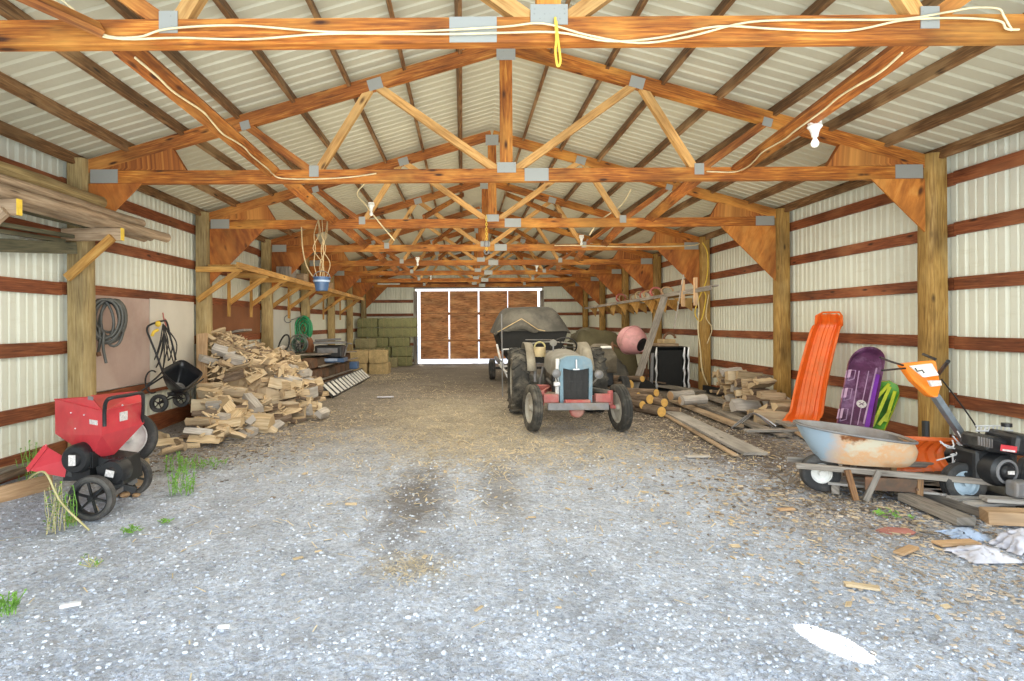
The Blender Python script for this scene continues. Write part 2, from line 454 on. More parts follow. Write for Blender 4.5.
def rib_profile(a0, a1, pitch=.23):
    """(coordinate, outward offset) along a ribbed steel sheet"""
    out = []; a = a0
    while a < a1:
        out += [(a, 0), (a+.062, 0), (a+.070, .009), (a+.082, .009), (a+.096, 0), (a+.165, 0), (a+.174, .028), (a+.186, .028), (a+.222, 0)]
        a += pitch
    return [p for p in out if p[0] <= a1]+[(a1, 0)]
def wall_side(name, x, sgn, y0, y1, z0, z1):
    mb = MB(); pr = rib_profile(y0, y1)
    for (a, o) in pr: mb.v += [V((x+sgn*o, a, z0-(.25 if a > 12 else 0))), V((x+sgn*o, a, z1))]
    for i in range(len(pr)-1): mb._q([2*i, 2*i+1, 2*i+3, 2*i+2])
    return struct(name, mb, M['wall_metal'])
wall_side('wall_left', WL, -1, .0, YB, -.05, roofz(WL)+.015)
wall_side('wall_right', WR, 1, .0, YB, -.05, roofz(WR)+.015)
# roof: ribs run down the slope, a step in every sheet
mb = MB(); pr = []; a = -.3
while a < YB+.4: pr += [(a, 0), (a+.100, 0), (a+.110, .026), (a+.122, .026), (a+.150, 0)]; a += .165
for (a, o) in pr:
    o2 = o*1.25
    mb.v += [V((WL-.35, a, roofz(WL-.35)+o2)), V((XC, a, ROOF0+o2)), V((WR+.35, a, roofz(WR+.35)+o2))]
for i in range(len(pr)-1):
    mb._q([3*i, 3*i+1, 3*i+4, 3*i+3]); mb._q([3*i+1, 3*i+2, 3*i+5, 3*i+4])
struct('ceiling', mb, M['roof_metal'])
# back wall: ribbed steel on three sides of the big doorway
DX0, DX1, DZ = -2.06, 3.50, 3.15
mb = MB()
def backpatch(x0, x1, z0, fz):
    pr = rib_profile(x0, x1); n = len(mb.v)
    for (a, o) in pr: mb.v += [V((a, YB+o, z0)), V((a, YB+o, fz(a)))]
    for i in range(len(pr)-1): mb._q([n+2*i, n+2*i+1, n+2*i+3, n+2*i+2])
backpatch(WL, DX0-.1, -.4, lambda a: roofz(a)-.01); backpatch(DX1+.1, WR, -.4, lambda a: roofz(a)-.01)
backpatch(DX0-.1, DX1+.1, DZ+.1, lambda a: roofz(a)-.01)
struct('wall_back', mb, M['wall_metal'])
# door frame and boarded sliding door with daylight showing round it
mb = MB()
mb.box((DX0-.09, YB-.06, 1.35), (.16, .1, 3.4)); mb.box((DX1+.09, YB-.06, 1.35), (.16, .1, 3.4)); mb.box(((DX0+DX1)/2, YB-.06, DZ+.09), (DX1-DX0+.34, .1, .16))
struct('trim_2', mb, M['grey_wood'])
d = MB(); w = (DX1-DX0-.16)/4
droot = bpy.data.objects.new('door_1', None); C.objects.link(droot); droot.location = ((DX0+DX1)/2, YB+.1, -.3); droot['kind'] = 'structure'
WM['door_1'] = Matrix.Translation(droot.location)
for i in range(4):
    x0 = DX0+.08+i*w; mb = MB()
    zr = [(-.05, .78), (.80, 2.02), (2.04, DZ-.09)]
    for (a, b_) in zr: mb.box((x0+w/2, YB+.12, (a+b_)/2), (w-(.06 if i < 3 else 0), .03, b_-a))
    mb.build('door_panel', M['door_wood'], droot)
mb = MB()
for z in (.79, 2.03): mb.box(((DX0+DX1)/2, YB+.16, z), (DX1-DX0-.26, .04, .12))
mb.build('cross_rail', M['header'], droot)

# timber members
girts = [.64, 1.31, 1.98, 2.6, 3.19]; names = ['lowest', 'second lowest', 'middle', 'second highest', 'highest']
for side, x, nm in (('left', XL-.142, 'left'), ('right', XR+.142, 'right')):
    for i, z in enumerate(girts):
        mb = MB(); y = .2
        while y < YB-.2:
            y2 = min(y+3.05*2, YB-.1)
            mb.box((x, (y+y2)/2, z+random.uniform(-.012, .012)), (.038, y2-y-.006, .145)); y = y2
        o = mb.build('wall_girt', M['girt']); tag(o, '%s of the five red-brown horizontal girts on the %s wall' % (names[i], nm), 'girt', 'wall girts on the %s wall' % nm)
    mb = MB()
    for (ya, yb, za) in ((.2, 12.2, .1), (12.2, 18, 0), (18, YB-.1, -.13)): mb.box((x, (ya+yb)/2, za), (.04, yb-ya-.01, .26))
    o = mb.build('baseboard_'+side, M['girt']); o['kind'] = 'structure'
for (xa, xb, tagn) in ((WL+.02, DX0-.2, 'left'), (DX1+.2, WR-.02, 'right')):
    for i, z in enumerate([-.1]+girts[:4]):
        mb = MB().box(((xa+xb)/2, YB-.03, z), (xb-xa, .04, .13))
        o = mb.build('wall_girt', M['girt']); tag(o, '%s short girt on back wall %s of the big doorway' % ((['bottom']+names)[i], tagn), 'girt', 'short girts on the back wall')
mb = MB()
for z in (3.33, 3.5): mb.box((XC, YB-.09, z), (8.9 if z > 3.4 else 9.6, .05, .17))
o = mb.build('door_header', M['header']); tag(o, 'dark brown double header board above the big back doorway', 'beam')
# purlins
k = 0
offs = [.55, 1.2, 1.85, 2.5, 3.15, 3.8, 4.45, 5.02]
ordn = ['first', 'second', 'third', 'fourth', 'fifth', 'sixth', 'seventh', 'lowest']
for sg, nm in ((-1, 'left'), (1, 'right')):
    for i, of in enumerate(offs):
        x = XC+sg*of; mb = MB(); ang = math.degrees(math.atan(SLOPE))*sg
        zt = roofz(x)-.006
        mb.box((x, YB/2-.1, zt-.07), (.042, YB+.3, .135), rot('Y', ang))
        o = mb.build('roof_purlin', M['purlin'])
        tag(o, '%s long roof purlin down from the ridge on the %s slope' % (ordn[i], nm), 'purlin', 'roof purlins on the %s slope' % nm)
# posts
ordk = {-1: 'nearest', 0: 'second nearest', 1: 'third', 2: 'fourth', 3: 'fifth', 4: 'sixth', 5: 'seventh', 6: 'farthest'}
pk = {0: 'nearest', 1: 'second', 2: 'third', 3: 'fourth', 4: 'fifth', 5: 'sixth', 6: 'corner'}
for kk in range(0, 7):
    for sx, x, nm in ((-1, XL, 'left'), (1, XR, 'right')):
        z0 = gz(YK[kk])-.05; top = 3.5-.02*kk*0
        mb = MB(); n = 14; rings = []
        for j in range(9):
            z = z0+(top-z0)*j/8; r = .125-.008*j/8
            ring = []
            for a in range(n):
                t = 2*PI*a/n; e = 4.0 if sx > 0 else 5.0
                cx, sy = math.cos(t), math.sin(t)
                rr = r/((abs(cx)**e+abs(sy)**e)**(1/e))*(1+.03*noise.noise(V((a, j*.7, kk*5+sx))))
                ring.append((x+cx*rr*.98, YK[kk]+sy*rr*.98, z))
            rings.append(ring)
        b0 = len(mb.v); mb.loft(rings)
        # wood grain runs up the post
        o_ = random.random()*9; q = 0
        for i in range(8):
            for j in range(n):
                za, zb = z0+(top-z0)*i/8, z0+(top-z0)*(i+1)/8
                mb.uv[q] = [(o_+za, j*.055), (o_+za, j*.055+.055), (o_+zb, j*.055+.055), (o_+zb, j*.055)]; q += 1
        if kk == 6: YY = 24.72
        o = mb.build('timber_post', M['post'] if sx > 0 else M['post_grey'], smooth=50)
        tag(o, '%s upright timber post along the %s wall' % (pk[kk], nm), 'post', 'upright posts along the %s wall' % nm)

# trusses
def rz_(x): return 4.815-SLOPE*abs(x)        # centre line of the sloping chord
def make_truss(kk):
    Y = YK[kk]
    t = thing('roof_truss', 'x', 'truss', (XC, Y, 3.2), 0, 'roof trusses spanning the barn')
    def part(name, mb, mat): return mb.build(name, mat, t, world=False)
    def L(x, z, dy=0): return V((x, dy, z-3.2))
    half = 4.86
    part('bottom_chord', MB().bar(L(-half, 3.29), L(half, 3.29), .075, .15), M['truss'])
    for s in (-1, 1):
        part('top_chord', MB().bar(L(s*5.0, rz_(5.0)), L(0.01*s, rz_(0)), .075, .155), M['rafter'] if s < 0 else M['truss'])
        part('web', MB().bar(L(s*1.5, rz_(1.5)-.05, .0), L(s*.12, 3.36, .0), .09, .066, up=(0, 1, 0)), M['truss_light'])
        part('web', MB().bar(L(s*1.6, rz_(1.6)-.05), L(s*2.2, 3.36), .09, .066, up=(0, 1, 0)), M['truss_light'])
        part('web', MB().bar(L(s*3.05, rz_(3.05)-.05), L(s*2.3, 3.36), .09, .066, up=(0, 1, 0)), M['rafter'])
        # triangular heel filler
        part('heel_block', MB().prism([L(s*4.86, 3.37, -.035), L(s*4.86, 3.42, -.035), L(s*3.9, 3.62, -.035), L(s*3.75, 3.37, -.035)], (0, .07, 0)), M['rafter'])
        g = .62 if kk <= 0 else .95
        if kk >= 0:
            part('knee_brace', MB().prism([L(s*4.87, 3.21, -.06), L(s*(4.87-g), 3.21, -.06), L(s*4.87, 3.21-g, -.06)], (0, .02, 0)), M['ply'] if s > 0 and kk < 2 else M['brace_ply'])
        for (x, z, w, h) in ((1.53, rz_(1.53)-.02, .17, .13), (2.25, 3.345, .11, .13), (3.05, rz_(3.05)-.06, .11, .10), (4.7, 3.30, .32, .16)):
            part('nail_plate', MB().box(L(s*x, z, -.042), (w, .006, h), rot('Y', 0 if x > 4 or x == 2.25 else 16*s)), M['galv'])
    part('king_post', MB().bar(L(0, 3.36), L(0, rz_(0)-.06), .145, .066, up=(0, 1, 0)), M['truss'])
    for (x, z, w, h) in ((0, 3.375, .22, .12), (.35 if kk >= 0 else -.45, 3.29, .28, .15), (0, 4.72, .22, .18)):
        part('nail_plate', MB().box(L(x, z, -.0425 if z != 3.29 else -.041), (w, .006, h)), M['galv'])
    t['label'] = '%s orange timber roof truss %s' % ({-1: 'nearest', 0: 'second', 1: 'third', 2: 'fourth', 3: 'fifth', 4: 'sixth', 5: 'seventh', 6: 'last'}[kk], {-1: 'with wires along its bottom chord, at top of the photo', 0: 'spanning from the nearest pair of posts', 6: 'against the back wall'}.get(kk, 'counting from the open front'))
    return t
for kk in range(-1, 7):
    if kk == 6: YK[6] = 24.66
    make_truss(kk)
# long braces lying across the bottom chords
bays = [(-1, 0), (0, 1), (1, 2), (2, 3), (3, 4)]
for i, (a, b_) in enumerate(bays):
    ya, yb = YK[a]-.25, YK[b_]+.2
    ya, yb = YK[a]+.05, YK[b_]-.05
    for (xa, xb, nm) in ((-2.58, -2.72, 'left'), (2.25, 2.70, 'right')):
        mb = MB().bar((XC+xa, ya, 3.26), (XC+xb, yb, 3.335), .05, .15, up=(1.0, 0, .75) if nm == 'left' else (-1, 0, .35))
        o = mb.build('bridging_board', M['rafter']); tag(o, 'brown bridging board on the %s between the %s and next truss from the front' % (nm, ['first', 'second', 'third', 'fourth', 'fifth'][i]), 'board', 'bridging boards across the trusses')
mb = MB().bar((-3.2, 1.4, 3.36), (-2.12, YK[-1]-.06, 3.29), .10, .05, up=(1, 0, .75))
tag(mb.build('bridging_board', M['rafter']), 'brown bridging board at top left, nearest of all', 'board', 'bridging boards across the trusses')
# diagonal ridge braces deeper in
for i, k0 in enumerate((1, 2, 3)):
    for s, nm in ((-1, 'left'), (1, 'right')):
        mb = MB().bar((XC+s*1.2, YK[k0]+.1, 3.42), (XC+s*.5, YK[k0+1]-.05, 4.5), .04, .09)
        tag(mb.build('diagonal_brace', M['rafter']), 'slim %s diagonal brace rising behind the %s truss' % (nm, ['third', 'fourth', 'fifth'][i]), 'brace', 'diagonal braces under the ridge')

# wall panels on the left
def lp(name, y0, y1, z0, z1, mat, label, x=XL-.118):
    mb = MB().box((x+.004, (y0+y1)/2, (z0+z1)/2), (.012, y1-y0, z1-z0)); o = mb.build(name, mat, bevel=0)
    tag(o, label, 'panel'); return o
lp('wall_panel', 6.6, 8.02, .73, 1.94, M['panel_pink'], 'pinkish-brown board panel on left wall behind the hose coil')
lp('wall_panel', 8.04, 9.35, .62, 1.95, M['panel_cream'], 'cream board panel on left wall behind the hanging spreader')
lp('wall_panel', 9.66, 12.4, 1.38, 1.93, M['panel_brown'], 'brown hardboard strip on left wall above the firewood heap')
lp('wall_panel', 12.68, 15.45, .05, 1.93, M['panel_white'], 'white liner panel on left wall behind the hose reel')
lp('wall_panel', 15.75, 18.5, .72, 1.25, M['panel_white'], 'short white liner panel on left wall behind the blue machine')
# white fluorescent tube on header
mb = MB().tube([P(378, 283.5, 24.4), P(400, 283.5, 24.4)], .035)
tag(mb.build('tube_light', M['porcelain']), 'white fluorescent tube fixture on back header above hay bales', 'light')
# ------------------------------------------------------------------ shared builders
def wheel(parent, c, axis, R, w, name='wheel', rim=M['black_pl'], tire=M['rubber'], rr=.68, spokes=0, disc=True, grooves=3, lug=False):
    """wheel: rim part with a tire sub-part"""
    c = V(c); ax = V(axis).normalized(); r = R*rr
    mb = MB()
    mb.lathe([(r*1.03, -w*.36), (r*.93, -w*.36), (r*.9, -w*.12), (r*.9, w*.12), (r*.93, w*.36), (r*1.03, w*.36), (r*1.03, 0)], c, ax, 32, closed=True)
    if disc: mb.lathe([(.001, w*.20), (r*.22, w*.22), (r*.28, w*.08), (r*.75, w*.02), (r*.92, w*.16), (r*.92, -w*.1), (.001, -w*.1)], c, ax, 32)
    u = ax.orthogonal().normalized(); v_ = ax.cross(u)
    for i in range(spokes):
        a = 2*PI*i/spokes; d_ = u*math.cos(a)+v_*math.sin(a)
        mb.bar(c+d_*r*.15, c+d_*r*.95, w*.22, R*.09, up=tuple(ax.cross(d_)))
    mb.lathe([(.001, -w*.42), (R*.13, -w*.42), (R*.13, w*.42), (.001, w*.42)], c, ax, 20)
    wo = mb.build(name, rim, parent, smooth=40)
    mb = MB(); prof = []
    h = w/2
    prof = [(r, -h*.72), (r*1.08, -h*.95), ((R+r)/2, -h), (R*.95, -h*.9)]
    for g in range(grooves):
        y0 = -h*.8+g*(1.6*h/grooves); y1 = y0+1.6*h/grooves
        prof += [(R, y0+.12*(y1-y0)), (R*1.005, (y0+y1)/2), (R, y1-.12*(y1-y0)), (R*.965, y1)]
    prof[-1] = (R*.95, h*.9)
    prof += [((R+r)/2, h), (r*1.08, h*.95), (r, h*.72)]
    mb.lathe(prof, c, ax, 40, closed=True)
    if lug:
        n = 20
        for i in range(n):
            for s in (-1, 1):
                a = 2*PI*(i+(.5 if s > 0 else 0))/n; a2 = a-.17
                d1 = u*math.cos(a)+v_*math.sin(a); d2 = u*math.cos(a2)+v_*math.sin(a2)
                mb.bar(c+d1*R*.985+ax*s*.01, c+d2*R*.975+ax*s*h*.98, R*.07, R*.10, up=tuple(d1))
    t = mb.build('tire', tire, wo, smooth=40)
    return wo
def text_marks(*a): pass
def wall_at(px, X): return F*X/(px-VX)

# ------------------------------------------------------------------ red chipper
ch = thing('wood_chipper', 'red wood chipper shredder with black spoked wheels beside left wall', 'chipper', (-3.08, 4.7, 0))
A_, B_, C_, D_ = P(55, 397, 4.78), P(102, 409, 4.38), P(143, 400, 4.85), P(95, 394.5, 5.25)
A2, B2, C2, D2 = P(55, 431, 4.78), P(101, 433, 4.38), P(143, 421, 4.85), P(95, 427, 5.25)
bx_ = P(100, 452, 4.62); b4 = [bx_+V((-.11, 0, .0)), bx_+V((0, -.10, -.01)), bx_+V((.11, 0, .0)), bx_+V((0, .1, .01))]
mb = MB(); mb.loft([[A_, B_, C_, D_], [A2, B2, C2, D2], b4], cap0=False, cap1=False)
hop = mb.build('hopper', M['red'], ch, thick=.008)
mb = MB()
cs = [A_, B_, C_, D_, A_]
for i in range(4): mb.bar(cs[i]+V((0, 0, .002)), cs[i+1]+V((0, 0, .002)), .022, .008)
mb.build('rim', M['red'], hop)
# inner guard flap of the hopper
mb = MB().prism([P(90, 393, 5.15), P(137, 389, 4.98), P(143, 400, 4.84), P(104, 410, 4.45)], (0, .006, -.004)); mb.build('feed_flap', M['red'], hop)
for (px, py, Y, w_, h_, u1) in ((94.5, 395.5, 4.49, .085, .03, (A_, B_)), (93, 420, 4.44, .125, .038, (A_, B_)), (124, 414, 4.60, .09, .075, (B_, C_))):
    dx = (u1[1]-u1[0]); dx.z = 0; dx.normalize(); nrm = V((dx.y, -dx.x, 0))
    p = u1[0]+(u1[1]-u1[0])*0; base_ = P(px, py, Y)
    # drop the sticker onto the hopper face
    dd = (base_-u1[0]).dot(nrm); base_ = base_-nrm*dd+nrm*.007
    R = Matrix((dx, nrm, V((0, 0, 1)))).transposed()
    mb = MB().box(base_, (w_, .003, h_), R); mb.build('sticker', M['label'] if w_ > .088 else M['grey_metal'], hop)
mb = MB()
for (px, py, u1) in ((66, 411, (A_, B_)), (96, 411, (A_, B_)), (112, 403, (B_, C_)), (76, 426, (A_, B_))):
    dx = (u1[1]-u1[0]); dx.z = 0; dx.normalize(); nrm = V((dx.y, -dx.x, 0)); base_ = P(px, py, 4.6); base_ = base_-nrm*((base_-u1[0]).dot(nrm))+nrm*.006
    mb.ico(base_, .008, 1)
mb.build('bolt', M['light_metal'], hop)
MB().prism([A_, P(90, 395, 4.47), B_], (0, .008, 0)).build('side_panel', M['red'], hop)
# push handle
pts = [P(104, 424, 4.36), P(104, 408, 4.34), P(106, 399, 4.30), P(112, 395.5, 4.3), P(128, 393, 4.45), P(140, 391, 4.6), P(142.5, 394, 4.68), P(142.5, 408, 4.78), P(141, 422, 4.85)]
MB().tube(smoothpath(pts, 4), .015, 8).build('handle', M['black'], ch, smooth=60)
# discharge chute
r0 = [P(27, 467, 4.42), P(45, 444, 4.42), P(47, 445, 4.85), P(30, 466, 4.85)]
r1 = [P(64, 474.5, 4.5), P(67, 457, 4.5), P(67, 457, 4.72), P(64, 474.5, 4.72)]
chs = MB().loft([r0, r1], cap0=False, cap1=False).build('discharge_chute', M['red'], ch, thick=.008)
mb = MB()
for i in range(4):
    a, b = r0[i], r0[(i+1) % 4]; mb.bar(a, b, .012, .035)
mb.build('flange', M['red'], chs)
# engine, drum housing and frame
mb = MB()
ec = P(73, 457.5, 4.42)
mb.lathe([(.001, -.02), (.05, -.02), (.06, 0), (.1, .0), (.115, .02), (.12, .05), (.12, .16), (.001, .16)], ec, (0, 1, 0), 28)
eng = mb.build('engine', M['black'], ch, smooth=35)
MB().box(ec+V((0, -.022, 0)), (.055, .004, .085)).build('sticker', M['label'], eng)
mb = MB()
for j in range(10): mb.box(P(88, 455, 4.55)+V((-.03+j*.014, 0, 0)), (.006, .2, .13))
mb.box(P(86, 452, 4.6), (.2, .22, .1)); mb.box(P(84, 468, 4.6), (.22, .2, .12))
mb.build('cooling_fins', M['black'], eng)
hc = P(110, 471, 4.5)
mb = MB().lathe([(.001, -.015), (.04, -.015), (.05, 0), (.095, .0), (.11, .03), (.11, .12), (.001, .12)], hc, (0, 1, 0), 28)
hs = mb.build('drum_housing', M['black'], ch, smooth=35)
MB().box(hc+V((0, -.018, -.0)), (.07, .004, .055), rot('Y', 12)).build('sticker', M['label'], hs)
mb = MB(); mb.loft([[hc+V((-.16, .02, .13)), hc+V((.06, .02, .10)), hc+V((.06, .3, .10)), hc+V((-.16, .3, .13))], [hc+V((-.1, .02, -.12)), hc+V((.09, .02, -.1)), hc+V((.09, .3, -.1)), hc+V((-.1, .3, -.12))]])
mb.bar(P(66, 470, 4.5), P(135, 488, 4.75), .04, .05); mb.bar(P(60, 470, 4.8), P(128, 486, 5.0), .04, .05)
mb.bar((-3.0, 4.42, .18), (-3.03, 5.0, .18), .035, .035)
for i in range(6): mb.ico(hc+V((-.13+.05*i, -.0, .13)), .009, 1)
mb.build('frame', M['black'], ch, bevel=.006)
MB().bar(P(108, 494, 4.55), P(135, 478, 4.85), .03, .04).build('tow_bar', M['grey_metal'], ch)
wheel(ch, (-2.985, 4.40, .172), (0, -1, 0), .178, .075, spokes=6, disc=False, rr=.78)
wheel(ch, (-3.05, 5.03, .172), (0, -1, 0), .178, .075, spokes=6, disc=False, rr=.78)

# spare wheel leaning behind the hopper, on a block
sw = thing('spare_wheel', 'fat black tire with white rim leaning behind the red chipper hopper', 'wheel', (-3.1, 5.35, .2))
wheel(sw, P(128, 436, 5.36), (.30, -1, .25), .25, .14, rim=M['white'], rr=.70, grooves=4)
mb = MB().box((-3.28, 5.42, .10), (.26, .2, .23), rot('Z', 15)); tag(mb.build('timber_block', M['fresh_dk'], bevel=.01), 'rough timber block on the ground under the white-rimmed tire', 'block')
# bits of orange-brown rock under the axle
for i, (px, py, r) in enumerate(((118, 492, .05), (128, 491, .06), (136, 490, .045), (124, 494, .04), (78, 516, .05), (70, 519, .04), (112, 495, .035), (135, 494, .03))):
    mb = MB().ico(G(px, py)+V((0, 0, r*.35)), r, 2, (1.2, 1, .7), .12)
    tag(mb.build('broken_brick', M['tan_wood'], smooth=30), 'tan broken rock lump by the chipper wheels', 'rock', 'tan rock lumps round the chipper wheels')

# ------------------------------------------------------------------ broadcast spreader hanging on the wall
sp_ = thing('broadcast_spreader', 'black push spreader with open hopper hanging by its handle on left wall', 'spreader', (-4.2, 7.9, .6))
q = [P(160, 369, 7.62), P(182, 357.5, 8.05), P(204, 372, 7.95), P(183, 389, 7.5)]
cx = sum(q, V())/4
inn = V((-.10, .1, -.16))
def ringlerp(q, c, s, off): return [c+(p-c)*s+off for p in q]
def rnd(q, k=5):                    # rounded corners
    out = []; n = len(q)
    for i in range(n):
        a, b, c_ = q[i-1], q[i], q[(i+1) % n]
        p0 = b+(a-b)*.22; p2 = b+(c_-b)*.22
        for j in range(k+1):
            t = j/k; out.append(p0*(1-t)**2+b*2*t*(1-t)+p2*t*t)
    return out
rq = rnd(q)
mb = MB().loft([rq, ringlerp(rq, cx, .9, inn*.55), ringlerp(rq, cx, .62, inn*1.25), ringlerp(rq, cx, .3, inn*1.75)], cap0=False)
hp = mb.build('hopper', M['black_pl'], sp_, smooth=50, thick=.006)
MB().tube(rq, .012, 6, closed=True).build('rim', M['black_pl'], hp, smooth=80)
MB().lathe([(.001, .02), (.03, .03), (.05, .0), (.09, .01)], cx+inn*1.35, -inn, 16).build('agitator', M['grey_metal'], hp, smooth=60)
bt = cx+inn*1.9
wheel(sp_, P(158.5, 401.5, 7.55), (0, -1, 0.1), .125, .05, rr=.62, disc=False, spokes=5, rim=M['black_pl'])
wheel(sp_, P(181, 397, 7.95), (0, -1, 0.1), .12, .05, rr=.62, disc=False, spokes=5, rim=M['black_pl'])
mb = MB().tube([P(158.5, 401.5, 7.55), bt+V((0, -.1, -.05)), P(181, 397, 7.95)], .012, 6)
for (a, b) in ((P(158.5, 401, 7.58), P(172, 392, 7.75)), (P(181, 397, 7.95), P(175, 390, 7.8)), (P(186, 391, 7.52), P(203, 377, 7.9)), (P(186, 391, 7.52), P(172, 394, 7.7))): mb.tube([a, b], .011, 6)
mb.lathe([(.001, 0), (.06, 0), (.07, .05), (.001, .06)], P(172, 394, 7.75), (0, 0, 1), 14)
mb.build('axle_frame', M['black'], sp_, smooth=60)
hl = smoothpath([P(163, 372, 7.75), P(156, 352, 7.7), P(150, 337, 7.7), P(147, 328, 7.7), P(150, 323, 7.72), P(163, 319, 7.9), P(167, 321, 8.0), P(170, 334, 8.05), P(174, 350, 8.1), P(175.5, 358, 8.05)], 4)
MB().tube(hl, .014, 6).build('handle', M['black'], sp_, smooth=70)
for (a, b, c_) in (((146, 384), (156, 376), (163, 369)), ((141, 389), (153, 381), (164, 374))):
    MB().tube(smoothpath([P(*a, 7.4), P(*b, 7.5), P(*c_, 7.7)], 4), .013, 6).build('lower_tube', M['black'], sp_, smooth=70)
# tangle of cords on the nail
tg = thing('power_cord', 'tangled black cord with yellow plug hanging above the spreader', 'cord', P(163, 325, 8.2))
mb = MB(); random.seed(3)
for i in range(5):
    x = 158+i*4; lo = 366+random.uniform(-8, 12)
    mb.tube(smoothpath([P(163, 322, 8.15), P(x+2, 340, 8.12), P(x-3+i, 356, 8.14), P(x-8+i*2, lo, 8.16), P(x-2, 356, 8.2), P(164, 330, 8.2), P(163, 322, 8.18)], 5), .009, 6)
mb.tube(arc(P(152, 380, 7.75), (1, 0, 0), (0, 0, 1), .1, 60, 300, 14, .16), .011, 6)
mb.build('cord_loops', M['cord'], tg, smooth=70)
MB().tube(smoothpath([P(152, 334, 7.7), P(154, 330, 7.7), P(158, 328, 7.75)], 4), [.022]*9, 8).build('yellow_grip', M['yellow_paint'], tg, smooth=60)
mb = MB().ico(P(158, 322, 7.8), .045, 2, (1, .6, 1))
mb.build('yellow_plug', M['yellow_paint'], tg, smooth=60)
mb = MB().tube(smoothpath([P(163, 311, 8.28), P(164, 318, 8.22), P(166, 324, 8.18), P(163, 327, 8.16)], 4), .01, 6).ico(P(165, 318, 8.2), .02, 2)
tag(mb.build('wall_hook', M['red_faded'], smooth=60), 'small red hook on left wall holding the spreader handle', 'hook')

# ------------------------------------------------------------------ hose coil near post
hc_ = thing('hose_coil', 'thick grey-black hose coil hanging on the left wall by the nearest post', 'hose', P(108, 320, 6.95))
mb = MB(); random.seed(5)
cc = P(107.5, 320, 6.80)
for i in range(9):
    w_, h_ = random.uniform(.13, .2), random.uniform(.2, .29); ox = random.uniform(-.03, .03)
    tilt = random.uniform(-.25, .25)
    pts = []
    for a in range(24):
        t = 2*PI*a/24; x = math.sin(t)*w_; z = math.cos(t)*h_
        pts.append(cc+V((ox+x*.62+z*tilt*.5, x*.55-.02*i+.08, z+(.28-h_)+random.uniform(-.004, .004))))
    mb.tube(pts, .017, 8, closed=True)
mb.build('hose', M['hose'], hc_, smooth=70)
for (a, b_, c_) in (((99, 325), (100, 338), (98, 350)), ((104, 330), (103, 345), (106, 361))):
    MB().tube(smoothpath([P(*a, 6.7), P(*b_, 6.7), P(*c_, 6.72)], 5), .017, 8).build('loose_end', M['hose'], hc_, smooth=70)
MB().tube([P(98, 350, 6.72), P(99, 354, 6.72)], .026, 8).build('coupling', M['rust'], hc_, smooth=60)
mb = MB().tube(smoothpath([P(106, 301, 6.85), P(112, 300, 6.8), P(119, 305, 6.85), P(121, 311, 6.95)], 5), .03, 8)
mb.build('strap', M['black'], hc_, smooth=60)

# ------------------------------------------------------------------ lumber rack at top left
rk = thing('lumber_rack', 'wooden wall rack with yellow-ended arms at top left holding poles', 'rack', (-4.4, 5.6, 2.3))
for (Y, nm) in ((4.82, 0), (6.28, 1)):
    z = 2.60
    a = MB().bar((WL+.06, Y, z), (-3.9, Y, z), .05, .14); am = a.build('rack_arm', M['pole_wood'], rk)
    MB().box((-3.896, Y, z), (.012, .052, .142)).build('painted_end', M['yellow_paint'], am)
    MB().bar((-4.50, Y-.05, 2.10), (-3.98, Y-.05, 2.56), .09, .045, up=(0, 1, 0)).build('rack_brace', M['rack'] if nm else M['pole_wood'], rk)
MB().bar((-4.42, 6.25, 2.44), (-4.52, 4.2, 2.22), .05, .13).build('rack_ledger', M['dark_pole'], rk)
MB().bar((-4.52, 4.82, 1.9), (-4.52, 4.82, 2.7), .07, .07, up=(0, 1, 0)).build('rack_upright', M['post_grey'], rk)
random.seed(11)
poles = [(-3.98, 2.73, 7.35, .06, 'pole_wood'), (-4.10, 2.73, 7.2, .062, 'pole_wood'), (-4.23, 2.73, 7.3, .06, 'pole_wood'), (-4.36, 2.73, 6.9, .055, 'dark_pole'), (-4.04, 2.84, 6.9, .05, 'pole_wood'), (-4.17, 2.85, 6.6, .058, 'pole_wood'), (-4.30, 2.845, 6.1, .055, 'post_grey'), (-4.20, 2.985, 6.45, .075, 'post_grey')]
lab = ['front bottom pole on the top-left rack, reaching farthest out', 'second pole from the front on the bottom layer of the top-left rack', 'third pole from the front on the bottom layer of the top-left rack', 'dark pole nearest the wall on the top-left rack', 'front pole of the second layer on the top-left rack', 'middle pole of the second layer on the top-left rack', 'greyish pole of the second layer near the wall on the top-left rack', 'topmost greyish pole on the top-left rack']
for (x, z, ye, r, mt), l_ in zip(poles, lab):
    pts = [(x+.012*math.sin(i*1.3+x*9), 3.3+(ye-3.3)*i/9, z) for i in range(10)]
    o = MB().tube(pts, [r*(1+.05*math.sin(i*2+x)) for i in range(10)], 12).build('round_pole', M[mt], smooth=60)
    tag(o, l_, 'pole', 'round poles on the top-left rack')
for i, x in enumerate((-4.44, -4.34)):
    o = MB().bar((x, 4.0, 2.42+.05*i), (x, 6.1, 2.5+.05*i), .05, .04).build('dark_bar', M['dark_pole']); tag(o, 'dark greenish bar tucked under the poles of the top-left rack', 'bar', 'dark bars under the rack poles')

